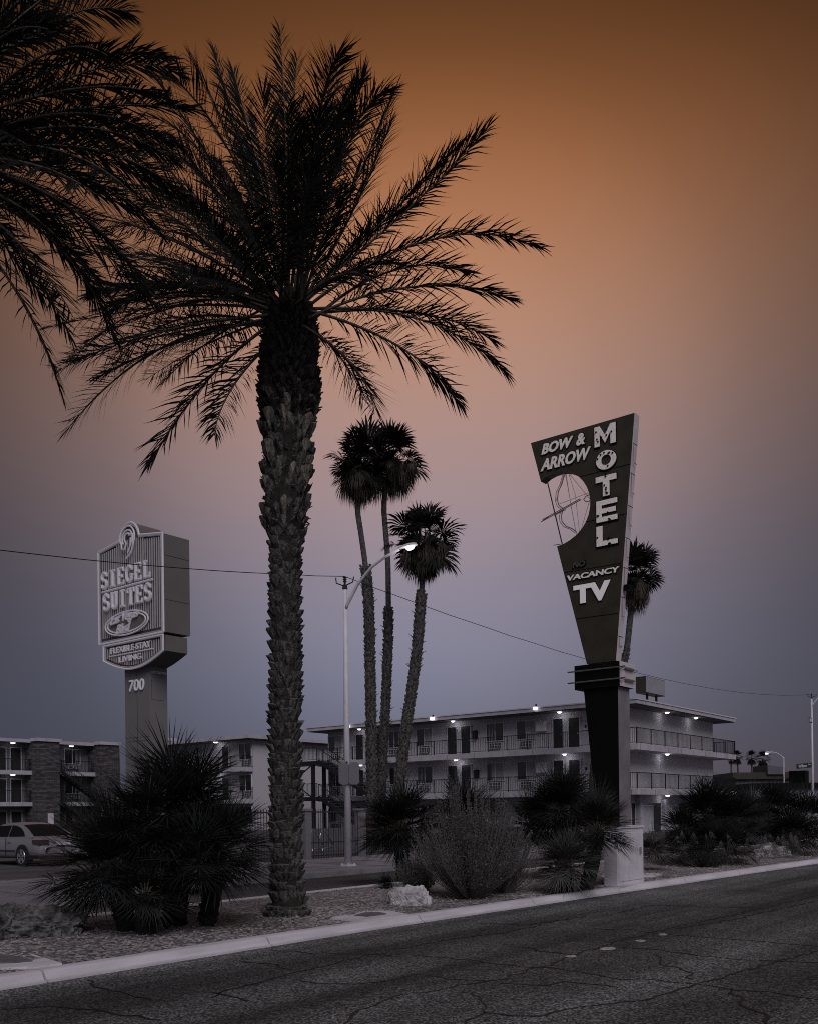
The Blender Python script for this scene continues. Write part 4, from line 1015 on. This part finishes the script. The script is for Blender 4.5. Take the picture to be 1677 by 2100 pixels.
# stroked serif letters
def arcs(cx, cy, rx, ry, a0, a1, n=9): return [(cx+rx*cos(rad(lerp(a0, a1, k/n))), cy+ry*sin(rad(lerp(a0, a1, k/n)))) for k in range(n+1)]
SER = {'S': [arcs(.5, .74, .34, .25, 20, 270)+arcs(.5, .25, .36, .25, 90, -160), [(.84, .98), (.84, .74)], [(.14, .02), (.14, .26)]],
       'I': [[(.5, 0), (.5, 1)], [(.2, 0), (.8, 0)], [(.2, 1), (.8, 1)]],
       'E': [[(.22, 0), (.22, 1)], [(.05, 0), (.9, 0), (.9, .22)], [(.05, 1), (.88, 1), (.88, .78)], [(.22, .5), (.68, .5)], [(.68, .4), (.68, .6)]],
       'G': [arcs(.5, .5, .42, .5, 35, 330), [(.88, .97), (.86, .72)], [(.6, .42), (.98, .42)], [(.85, .42), (.85, .08)]],
       'L': [[(.25, 0), (.25, 1)], [(.05, 1), (.5, 1)], [(.05, 0), (.92, 0), (.92, .28)]],
       'U': [[(.2, 1), (.2, .3)]+arcs(.5, .3, .3, .3, 180, 360)+[(.8, .3), (.8, 1)], [(.03, 1), (.4, 1)], [(.62, 1), (.97, 1)]],
       'T': [[(.5, 0), (.5, 1)], [(.28, 0), (.72, 0)], [(.05, .76), (.05, 1), (.95, 1), (.95, .76)]]}
def serif_word(word, pl, pr, hgt, X, rr, par):
    n = len(word); Wd = abs(pl.y-pr.y)/n
    for k, chh in enumerate(word):
        mb = MB(); yo = pl.y-Wd*k; narrow = .82
        for stl in SER[chh]:
            p = [(X-.14, yo-Wd*(.5+(u-.5)*narrow), lerp(pl.z, pr.z, (k+.5)/n)+v*hgt) for u, v in stl]
            thick = rr*1.45 if (len(stl) == 2 and abs(stl[0][0]-stl[1][0]) < .01 and abs(stl[0][1]-stl[1][1]) > .8) or chh in 'SGU' and len(stl) > 3 else rr
            mb.tube(p, thick, 6)
        mb.build('letter', neon, par)
sw = thing  # alias kept short
serif_word('SIEGEL', Vector((0, 33.62, 10.88)), Vector((0, 30.25, 10.88)), .62, QX, .05, cab)
serif_word('SUITES', Vector((0, 33.5, 9.98)), Vector((0, 30.2, 9.98)), .62, QX, .05, cab)
mb = MB(); mb.tube([(QX-.12, 33.55, 10.74), (QX-.12, 30.2, 10.74)], .045, 5); mb.build('divider_tube', neon, cab)
# oval badge with script
oy, oz = 31.9, 9.28
mb = MB(); mb.prism([(QX-.06, oy+1.42*cos(a), oz+.46*sin(a)) for a in [2*pi*k/32 for k in range(32)]], (-.05, 0, 0)); ov = mb.build('oval_badge', boxside, cab)
for rx, rz in ((1.42, .46), (1.26, .36)):
    mb = MB(); mb.tube([(QX-.14, oy+rx*cos(a), oz+rz*sin(a)) for a in [2*pi*k/40 for k in range(41)]], .035, 5); mb.build('oval_tube', neon, ov)
for s, y0, y1, z0, z1, dz in (('Las Vegas', oy+1.0, oy-.85, oz-.02, oz+.42, .12), ('Blvd', oy+.62, oy-.35, oz-.36, oz+.0, .08)):
    mb = MB(); vs, fs = text_mesh(s, .45, .0); i = len(mb.v)
    for (u, v, w) in vs: mb.v.append((QX-(.22 if w > 0 else .15), lerp(y0, y1, u), lerp(z0, z1, v)+dz*(u-.5)))
    mb.f += [tuple(i+k for k in f) for f in fs]; mb.build('script_lettering', neon, ov)
for s, y0, y1, z0, z1 in (('FLEXIBLE-STAY', 33.05, 30.45, 8.18, 8.42), ('LIVING', 32.5, 31.05, 7.78, 8.0)):
    mb = MB(); put_text(mb, s, QX-.05, Vector((0, y0, z0)), Vector((0, y1, z1)), .0, .05, 0, .0); mb.build('lettering', neon, cab2)
mb = MB(); mb.tube([(QX-.05, 33.2, 8.09), (QX-.05, 30.3, 8.09)], .025, 5); mb.build('divider_tube', neon, cab2)
# swirl emblem in the hump
mb = MB()
for rr_, a0, a1, cz in ((.47, 200, -40, ch), (.33, 215, -60, ch-.02), (.19, 250, 20, ch)):
    mb.tube([(QX-.16, ym-rr_*cos(rad(a)), cz+rr_*sin(rad(a))) for a in [lerp(a0, a1, k/22) for k in range(23)]], .035, 5)
mb.tube([(QX-.17, ym-.1, ch+.1), (QX-.17, ym-.38, ch+.08), (QX-.17, ym-.40, ch-.3), (QX-.17, ym-.25, ch-.62), (QX-.17, ym+.1, ch-.8)], .04, 5)
mb.tube([(QX-.17, ym-.22, ch-.02), (QX-.17, ym-.22, ch-.3), (QX-.17, ym-.02, ch-.6)], .03, 5)
mb.tube([(QX-.17, ym+.4, ch-.1), (QX-.17, ym+.36, ch-.4), (QX-.17, ym+.15, ch-.42), (QX-.17, ym+.05, ch-.15)], .035, 5)
mb.build('swirl_emblem', neon, cab)
mb = MB()
for z in (11.6, 9.9): mb.box(QX+.02, QX+dep, ya-.004, ya-.001, z, z+.02)
mb.build('side_seams', signdark, cab)
# column
mb = MB(); mb.box(22.75, 23.6, 30.98, 32.6, .03, 8.2); cc = mb.build('column', colm, ss)
mb = MB()
for z in (2.2, 4.6, 4.75): mb.box(22.746, 22.749, 30.98, 32.6, z, z+.012)
mb.box(22.746, 22.749, 31.78, 31.8, .1, 7.4)
for (a, b, c, d_) in ((22.85, 22.865, 6.2, 7.0), (22.85, 23.4, 6.2, 6.215)): mb.box(a, b, 30.976, 30.979, c, d_)
mb.build('column_seams', signdark, cc)
bl, tr = PX(266, 1421, 22.7), PX(296, 1397, 22.7)
mb = MB(); put_text(mb, '700', 22.75, Vector((0, bl.y, bl.z+.05)), Vector((0, tr.y, bl.z+.5)), .03, .08, .1, -.004); mb.build('house_number', mat('neon_lit', (.4, .4, .42), .5, 0, 1, emit=(.8, .78, .9), estr=.16), cc)
bl, tr = PY(311, 1383, 30.98), PY(342, 1372, 30.98)
mb = MB(); put_text(mb, 'ultrasigns', 30.98, bl, Vector((tr.x, 0, bl.z+.2)), .001, .01, .0, .02, kind='Y'); mb.build('maker_lettering', whitem, cc)

# ------------------------------------------------------------------ street lamps, wires
def lamp_post(X, Y, top, label, arm=True, lit=True):
    t = thing('street_lamp', (X, Y, .12), label, 'street lamp', 'street lamps')
    mb = MB(); mb.tube([(X, Y, .12), (X, Y, top)], [.11, .055], 12); mb.build('pole', polem, t, smooth=True)
    mb = MB(); mb.box(X-.16, X+.16, Y-.16, Y+.16, .12, .17)
    for a in (-1, 1):
        for b in (-1, 1): mb.tube([(X+a*.12, Y+b*.12, .17), (X+a*.12, Y+b*.12, .21)], .02, 6)
    mb.build('base_plate', polem, t)
    if arm:
        pts = [(0, -.5), (.08, -.35), (.5, .18), (1.0, .55), (1.5, .75), (2.0, .86)]
        mb = MB(); mb.tube([(X, Y-a, top+b-.1) for a, b in pts], [.05, .05, .045, .04, .038, .035], 8); mb.build('arm', polem, t, smooth=True)
        mb = MB(); n = 12; H = Vector((X, Y-2.35, top+.80))
        prof = [(-.36, .045, .03), (-.26, .08, .05), (0, .12, .07), (.18, .1, .055), (.26, .04, .03)]
        for (yy, rx, rz) in prof:
            for j in range(n): a = 2*pi*j/n; mb.v.append((H.x+rx*cos(a), H.y-yy, H.z+rz*sin(a)*(1 if sin(a) > 0 else .5)))
        for k in range(len(prof)-1):
            for j in range(n): mb.f.append((k*n+j, k*n+(j+1) % n, (k+1)*n+(j+1) % n, (k+1)*n+j))
        hd = mb.build('lamp_head', polem, t, smooth=True)
        if lit:
            mb = MB()
            for k, (rx, ry, z) in enumerate(((.085, .15, -.03), (.07, .12, -.08), (.04, .08, -.11), (.001, .001, -.12))):
                for j in range(n): a = 2*pi*j/n; mb.v.append((H.x+rx*cos(a), H.y-.02+ry*sin(a), H.z+z))
            for k in range(3):
                for j in range(n): mb.f.append((k*n+j, (k+1)*n+j, (k+1)*n+(j+1) % n, k*n+(j+1) % n))
            mb.build('lens', mat('lamp_hot', (1, 1, 1), .5, 0, 1, emit=(1, .93, .98), estr=4), hd, smooth=True)
            ld = bpy.data.lights.new('lamp_light', 'POINT'); ld.energy = 10; ld.color = (1, .93, .98); ld.shadow_soft_size = .2
            lo = bpy.data.objects.new('lamp_light', ld); col.objects.link(lo); lo.parent = t; lo.location = H-Vector(ORG[t])-Z*.3
    mb = MB(); mb.tube([(X, Y, top), (X, Y, top+.12)], [.08, .06], 8); mb.tube([(X, Y, top+.12), (X, Y, top+.34)], [.03, .03], 8)
    mb.tube([(X-.02, Y+.05, top+.1), (X-.05, Y+.28, top+.2), (X-.05, Y+.3, top+.36)], .018, 5); mb.tube([(X, Y-.05, top+.1), (X, Y-.3, top+.15), (X, Y-.34, top+.3)], .018, 5)
    for z in (.2, .26, .32): mb.tube([(X, Y, top+z), (X, Y, top+z+.03)], .055, 8)
    mb.build('insulator', ironm, t)
    return t
b = G(714.5, 1776, .125); LX, LY = b.x, b.y
LT = W(703, 1208, (b.x*F.x+b.y*F.y)).z
lp = lamp_post(LX, LY, LT, 'lit street lamp with curved arm on the far pavement right of the date palm trunk')
for (pa, pb, off) in ((695, 717, .0), (716, 737, .03)):
    D_ = b.x*F.x+b.y*F.y-.15-off; a = W(pa, 1609, D_); c = W(pb, 1565 if off == 0 else 1563, D_-.0)
    mb = MB(); A = W(pa, 1586, D_); Bq = W(pb, 1586, D_); zlo, zhi = a.z, c.z
    dv = (Bq-A); dv.z = 0; nv = Vector((dv.y, -dv.x, 0)).normalized()*.02; r_ = .06; u_ = dv.normalized()
    rg = []
    for (s, zz) in ((r_, zlo), (dv.length-r_, zlo), (dv.length, zlo+r_), (dv.length, zhi-r_), (dv.length-r_, zhi), (r_, zhi), (0, zhi-r_), (0, zlo+r_)):
        q = A+u_*s; rg.append((q.x, q.y, zz))
    mb.prism(rg, nv); mb.build('sign_plate', mat('plate_back', (.17, .165, .185), .5, .08, 2, metal=.3), lp)
mb = MB(); mb.tube([(LX-.1, LY-.08, W(700, 1600, 29).z), (LX-.1, LY-.08, W(700, 1570, 29).z)], .03); mb.build('bracket', ironm, lp)
RX = PY(1664, 1500, 19.6).x
rp = lamp_post(RX, 19.6, PY(1662, 1432, 19.6).z, 'street lamp pole with small plates at the right edge of the picture', True, False)
c = PY(1657, 1476, 19.5); mb = MB(); mb.box(c.x-.1, c.x+.62, 19.42, 19.46, c.z-.2, c.z+.16); mb.build('banner_plate', signdark, rp)
mb = MB(); mb.box(c.x-.06, c.x+.2, 19.41, 19.417, c.z-.15, c.z+.11); mb.box(c.x+.3, c.x+.58, 19.41, 19.417, c.z-.12, c.z+.1); mb.build('banner_marks', trim, rp)
# street name sign on its arm
Dp = RX*F.x+19.6*F.y-.3
A, Bq = W(1632, 1577, Dp), W(1663, 1574, Dp); hz = .36
mb = MB(); nv = Vector((-F.x, -F.y, 0))*.04
mb.prism([A, Bq, Bq+Z*hz, A+Z*hz], nv); sp = mb.build('street_name_sign', mat('sign_green', (.012, .02, .016), .5, .1, 3), rp)
vs, fs = text_mesh('Wilson', 0, .02); mb = MB(); i = 0
for (u, v, w) in vs:
    q = A.lerp(Bq, .12+.55*u)+Z*(.07+.22*v)+nv*(1.2 if w > 0 else 1.02); mb.v.append(tuple(q))
mb.f = fs; mb.build('street_name', trim, sp)
vs, fs = text_mesh('Ave', 0, .02); mb = MB()
for (u, v, w) in vs:
    q = A.lerp(Bq, .76+.16*u)+Z*(.2+.1*v)+nv*(1.2 if w > 0 else 1.02); mb.v.append(tuple(q))
mb.f = fs; mb.build('street_suffix', trim, sp)
# wires
def wire(a, b, sag, label):
    a, b = Vector(a), Vector(b); mb = MB(); n = 40
    mb.tube([a.lerp(b, k/n)-Z*sag*4*(k/n)*(1-k/n)+Z*rnd(-.012, .012) for k in range(n+1)], .0105, 5); o = mb.build('wire', wirem, org=tuple(a))
    tag(o, label, 'cable', 'overhead cables')
wire((LX, LY, LT+.36), (RX, 19.6, PY(1662, 1432, 19.6).z+.3), 1.1, 'thin overhead cable sagging right from the lit street lamp past the tall sign')
zl_ = W(0, 1155, 1); qd = PY(-5, 1155, LY)
wire((LX-48, LY, LT+.2), (LX, LY, LT+.36), 2.05, 'thin overhead cable crossing the left half to the lit street lamp')

# far street lamp
D_ = 130; base = G(1606, 1690); base = W(1606, 1600, D_); base.z = 0; top = W(1606, 1552, D_)
t = thing('distant_street_lamp', tuple(base), 'distant curved-arm street lamp right of the distant palms', 'street lamp')
mb = MB(); mb.tube([base, top], [.12, .08], 8); mb.build('pole', polem, t)
mb = MB(); mb.tube([W(1606, 1556, D_), W(1600, 1549, D_), W(1590, 1543.5, D_), W(1578, 1542, D_)], .07, 6); mb.build('arm', polem, t)
mb = MB(); h = W(1573, 1543.5, D_); mb.tube([h-R*.35, h, h+R*.4], [.1, .2, .08], 8); hd = mb.build('lamp_head', polem, t)
mb = MB(); h = W(1571.5, 1545, D_); mb.tube([h-R*.2, h+R*.2], [.15, .12], 8); mb.build('lens', lampsoft, hd)

# ------------------------------------------------------------------ low buildings far right
def low_block(px0, px1, D_, ztop, ztop2, name, label, m, mroof, depth=15, band=.5):
    a, b = W(px0, 1660, D_), W(px1, 1660, D_); c = (a+b)/2; t = thing(name, (c.x, c.y, 0), label, 'building')
    x0, x1 = sorted((a.x, b.x)); Y0 = min(a.y, b.y)
    mb = MB(); dv = R*1; q = F*depth
    for nm, zz0, zz1, gr, mm in (('wall', 0, ztop-band, 0, m), ('roof', ztop-band, ztop, .6, mroof)):
        mb = MB(); A = a-R*gr-F*gr; Bb = b+R*gr-F*gr; mb.hexa([(A.x, A.y, zz0), (Bb.x, Bb.y, zz0), (Bb.x+q.x, Bb.y+q.y, zz0), (A.x+q.x, A.y+q.y, zz0)],
              [(A.x, A.y, zz1), (Bb.x, Bb.y, zz1), (Bb.x+q.x, Bb.y+q.y, zz1), (A.x+q.x, A.y+q.y, zz1)]); mb.build(nm, mm, t)
    return t, a, b
lowm = mat('low_wall', (.1, .095, .11), .9, .2, .6)
t, a, b = low_block(1508, 1640, 140, 6.9, 0, 'shop_building', 'low dark flat-roofed shop beyond the balcony corner', lowm, signdark, band=1.0)
mb = MB(); a1, b1 = W(1574, 1660, 139), W(1610, 1660, 139); mb.hexa([a1+Z*(5.2), b1+Z*5.2, b1+F*6+Z*5.2, a1+F*6+Z*5.2], [a1+Z*6.6, b1+Z*6.2, b1+F*6+Z*6.2, a1+F*6+Z*6.6]); mb.build('parapet', lowm, t)
t2, a, b = low_block(1545, 1700, 118, 4.7, 0, 'canopy_building', 'low canopy-roofed building with pale wall beyond the right-hand palms', mat('pale_low_wall', (.22, .21, .25), .9, .15, .5), signblack, band=.6)
mb = MB(); q0 = W(1650, 1600, 119); q0.z = 4.7; mb.box(q0.x, q0.x+1.6, q0.y, q0.y+2, 4.7, 6.3); mb.build('roof_unit', signblack, t2)

# ------------------------------------------------------------------ iron fence along the property line
fn = thing('iron_fence', (30, 22.3, .03), 'iron picket fence between pale piers along the property edge', 'fence')
FY = 22.3; xa, xb = PY(505, 1700, FY).x, PY(930, 1700, FY).x
pier_px = (626, 739, 850)
mb = MB(); k = xa
while k < xb: mb.box(k, k+.018, FY-.009, FY+.009, .1, 1.78); k += .125
for z in (.18, .62, 1.66): mb.box(xa, xb, FY-.032, FY-.0092, z, z+.045)
mb.build('picket_panel', mat('fence_iron', (.03, .03, .034), .5, .2, 5), fn)
for px in pier_px:
    x = PY(px, 1700, FY).x; mb = MB(); mb.box(x-.13, x+.13, FY-.16, FY+.16, .03, 1.72); mb.box(x-.17, x+.17, FY-.2, FY+.2, 1.723, 1.8); mb.build('pier', mat('pier_stucco', (.17, .165, .18), .95, .15, 20), fn)
mb = MB(); mb.box(xa, xb, FY-.1, FY+.1, .03, .1); mb.build('kerb_footing', concrete_far, fn)
# low wall and pool rails behind
wl_ = MB(); wl_.box(xa, xb+8, 29.5, 29.8, .03, .95); tag(wl_.build('garden_wall', mat('low_garden_wall', (.1, .095, .105), .9, .2, 3), org=((xa+xb)/2, 29.6, .03)), 'low grey wall seen through the iron fence pickets', 'wall')
for i, px in enumerate((643, 664)):
    x = PY(px, 1700, 26.5).x; y = 26.5; mb = MB()
    mb.tube([(x-.2, y, .05), (x-.2, y, .75), (x-.1, y, .95), (x+.1, y, .9), (x+.55, y, .35), (x+.5, y, .22), (x-.05, y, .2), (x-.1, y, .05)], .028, 6)
    tag(mb.build('pool_handrail', chrome, org=(x, y, .05), smooth=True), ('left' if i == 0 else 'right')+' looped chrome pool handrail behind the iron fence', 'handrail', 'pool handrails')

# ------------------------------------------------------------------ white utility cabinet
p0 = G(1275, 1816, .115); YC = p0.y
xa, xm, xb = PY(1262, 1750, YC).x, 0, PY(1318, 1750, YC).x; zt = PY(1319, 1692, YC).z
uc = thing('utility_cabinet', ((xa+xb)/2, YC+.2, .1), 'white steel utility cabinet standing on the median among the fan palms', 'utility cabinet')
xl = xa+.04
mb = MB(); mb.box(xl, xb, YC, YC+.28, .1, zt-.05); bd = mb.build('body', whitem, uc)
mb = MB(); mb.box(xl-.02, xb+.02, YC-.025, YC+.31, zt-.047, zt); mb.build('lid', whitem, uc)
mb = MB(); mb.box(xl+.06, xb-.06, YC-.012, YC-.002, .2, zt-.15); dr = mb.build('door', whitem, uc)
mb = MB(); mb.box(xb-.22, xb-.17, YC-.04, YC-.013, .72, .86); mb.build('handle', rimm, dr)
mb = MB(); mb.box(xa-.02, xb+.08, YC-.1, YC+.4, .09, .125); mb.build('plinth', concrete, uc)

# ------------------------------------------------------------------ cars
def make_car(loc, rz, paint, label):
    t = thing('parked_car', (0, 0, 0), label, 'car', 'parked cars')
    # y: rear -2.35 .. front 2.4 ; stations (y, z low, z top, half width)
    ST = [(-2.36, .42, .62, .62), (-2.33, .30, .82, .76), (-2.2, .26, .92, .84), (-1.9, .24, .955, .885), (-1.4, .22, .95, .905), (-.6, .2, .93, .91), (.4, .2, .92, .91), (1.1, .2, .9, .905), (1.7, .22, .83, .89), (2.15, .25, .74, .83), (2.36, .32, .62, .7), (2.42, .4, .52, .55)]
    mb = MB(); P = 0
    for (y, zl, zh, w) in ST:
        H = zh-zl
        rgn = [(-w*.86, zl), (-w*.98, zl+H*.18), (-w, zl+H*.45), (-w*.975, zl+H*.75), (-w*.90, zl+H*.94), (-w*.76, zh), (-w*.3, zh+.015), (w*.3, zh+.015), (w*.76, zh), (w*.90, zl+H*.94), (w*.975, zl+H*.75), (w, zl+H*.45), (w*.98, zl+H*.18), (w*.86, zl)]
        P = len(rgn); mb.v += [(a, y, z) for a, z in rgn]
    for k in range(len(ST)-1):
        for j in range(P): mb.f.append((k*P+j, k*P+(j+1) % P, (k+1)*P+(j+1) % P, (k+1)*P+j))
    mb.f += [tuple(range(P)), tuple(range((len(ST)-1)*P, len(ST)*P))[::-1]]
    body = mb.build('body', paint, t, smooth=True); ss_ = body.modifiers.new('s', 'SUBSURF'); ss_.levels = 2; ss_.render_levels = 2
    # cabin
    ZP = [(-1.85, .935), (-1.6, 1.06), (-1.3, 1.20), (-1.0, 1.31), (-.7, 1.375), (-.35, 1.405), (.05, 1.41), (.4, 1.365), (.7, 1.26), (1.0, 1.10), (1.3, .92)]
    CS = [(y, .93, .80, z) for y, z in ZP]
    mb = MB()
    for (y, zb_, wb, zt_) in CS:
        h_ = max(0, (zt_-zb_)/.48); wt = lerp(wb, .60, min(1, h_))
        rgn = [(-wb, zb_-.05), (-lerp(wb, wt, .5), lerp(zb_, zt_, .5)), (-wt, zt_-.05*h_), (-wt*.85, zt_), (0, zt_+.02*h_), (wt*.85, zt_), (wt, zt_-.05*h_), (lerp(wb, wt, .5), lerp(zb_, zt_, .5)), (wb, zb_-.05)]
        mb.v += [(a, y, z) for a, z in rgn]
    P = 9
    for k in range(len(CS)-1):
        for j in range(P-1): mb.f.append((k*P+j, k*P+j+1, (k+1)*P+j+1, (k+1)*P+j))
    mb.build('cabin', paint, t, smooth=True)
    for nm, ys in (('rear_window', (-1.78, -1.6, -1.45, -1.3, -1.15, -1.0, -.9)), ('windscreen', (.55, .7, .85, 1.0, 1.15, 1.25))):
        mb = MB(); i0 = 0
        for y in ys:
            z = interp(ZP, y); h_ = (z-.93)/.48; w_ = lerp(.80, .60, h_)*.86
            mb.v += [(-w_, y, z+.012), (0, y, z+.024*h_+.012), (w_, y, z+.012)]
        for k in range(len(ys)-1): mb.f += [(3*k, 3*k+1, 3*k+4, 3*k+3), (3*k+1, 3*k+2, 3*k+5, 3*k+4)]
        mb.build(nm, carglass, t, smooth=True)
    for s in (-1, 1):
        for q in ([(-1.42, .98), (-.42, .965), (-.42, 1.34), (-.75, 1.31), (-1.05, 1.23), (-1.28, 1.11)], [(-.36, .965), (.95, .955), (.48, 1.30), (-.36, 1.33)]):
            mb = MB(); mb.poly([(s*(lerp(.80, .60, (z-.92)/.48)+.016), y, z) for y, z in q]); mb.build('side_window', carglass, t)
        mb = MB(); mb.hexa([(s*.50, -2.375, .70), (s*.80, -2.31, .68), (s*.885, -2.02, .74), (s*.80, -2.1, .72)], [(s*.50, -2.36, .86), (s*.79, -2.29, .87), (s*.875, -1.98, .86), (s*.80, -2.1, .86)]); mb.build('tail_light', lensm, t)
        for y in (-1.45, 1.42):
            mb = MB(); n = 20; mb.tube([(s*.74, y, .335), (s*.93, y, .335)], [.385, .375], n); mb.build('wheel_arch', tyrem, t)
            mb = MB(); mb.tube([(s*.76, y, .32), (s*.935, y, .32)], .32, 24); wh = mb.build('wheel', tyrem, t, smooth=False)
            mb = MB()
            for k in range(5):
                a = 2*pi*k/5+.3; a2 = .16
                mb.prism([(s*.936, y+.05*cos(a-1.2), .32+.05*sin(a-1.2)), (s*.936, y+.215*cos(a-a2*1.3), .32+.215*sin(a-a2*1.3)), (s*.936, y+.215*cos(a+a2*1.3), .32+.215*sin(a+a2*1.3)), (s*.936, y+.05*cos(a+1.2), .32+.05*sin(a+1.2))], (s*.012, 0, 0))
            mb.tube([(s*.94, y+.22*cos(2*pi*k/24), .32+.22*sin(2*pi*k/24)) for k in range(25)], .014, 5); mb.build('rim', rimm, wh)
        for y in (-.62, .35):
            mb = MB(); mb.box(min(s*.9, s*.935), max(s*.9, s*.935), y-.09, y+.09, .78, .81); mb.build('door_handle', paint, t)
        mb = MB(); mb.box(min(s*.905, s*.925), max(s*.905, s*.925), -1.0, 1.0, .48, .52); mb.box(min(s*.9, s*.9135), max(s*.9, s*.9135), -.42, -.41, .3, .92); mb.build('side_moulding', doorm, t)
    mb = MB(); mb.box(-.26, .26, -2.39, -2.35, .68, .8); mb.build('number_plate', trim, t)
    mb = MB(); mb.box(-.7, .7, -2.36, -2.2, .2, .30); mb.build('bumper_valance', doorm, t)
    t.location = loc; t.rotation_euler = (0, 0, rz); return t
g = G(44, 1777, .03)
c1_ = make_car((g.x+.93, g.y+1.42, .03), 0.0, carpaint, 'silver four-door car parked at the left edge, seen from the rear')
def copy_tree(o, parent=None, paint=None):
    c = o.copy(); col.objects.link(c); c.parent = parent
    if paint and c.type == 'MESH' and o.active_material == carpaint:
        c.material_slots[0].link = 'OBJECT'; c.material_slots[0].material = paint
    for ch_ in list(o.children): copy_tree(ch_, c, paint)
    return c
for (px, D_, rz, paint, lb) in ((172, 52, 0.0, cardark, 'dark car parked beyond the silver one, mostly behind palm leaves'), (392, 42, .0, None, 'pale car glimpsed through the big fan palm, near the iron fence')):
    q = W(px, 1665, D_); c = copy_tree(c1_, None, paint); c.location = (q.x, q.y, .03); c.rotation_euler = (0, 0, rz); c['label'] = lb
# leaves of litter and small stones near the trunk foot
for (px, py, lb) in ((1345, 1948, ''),): pass
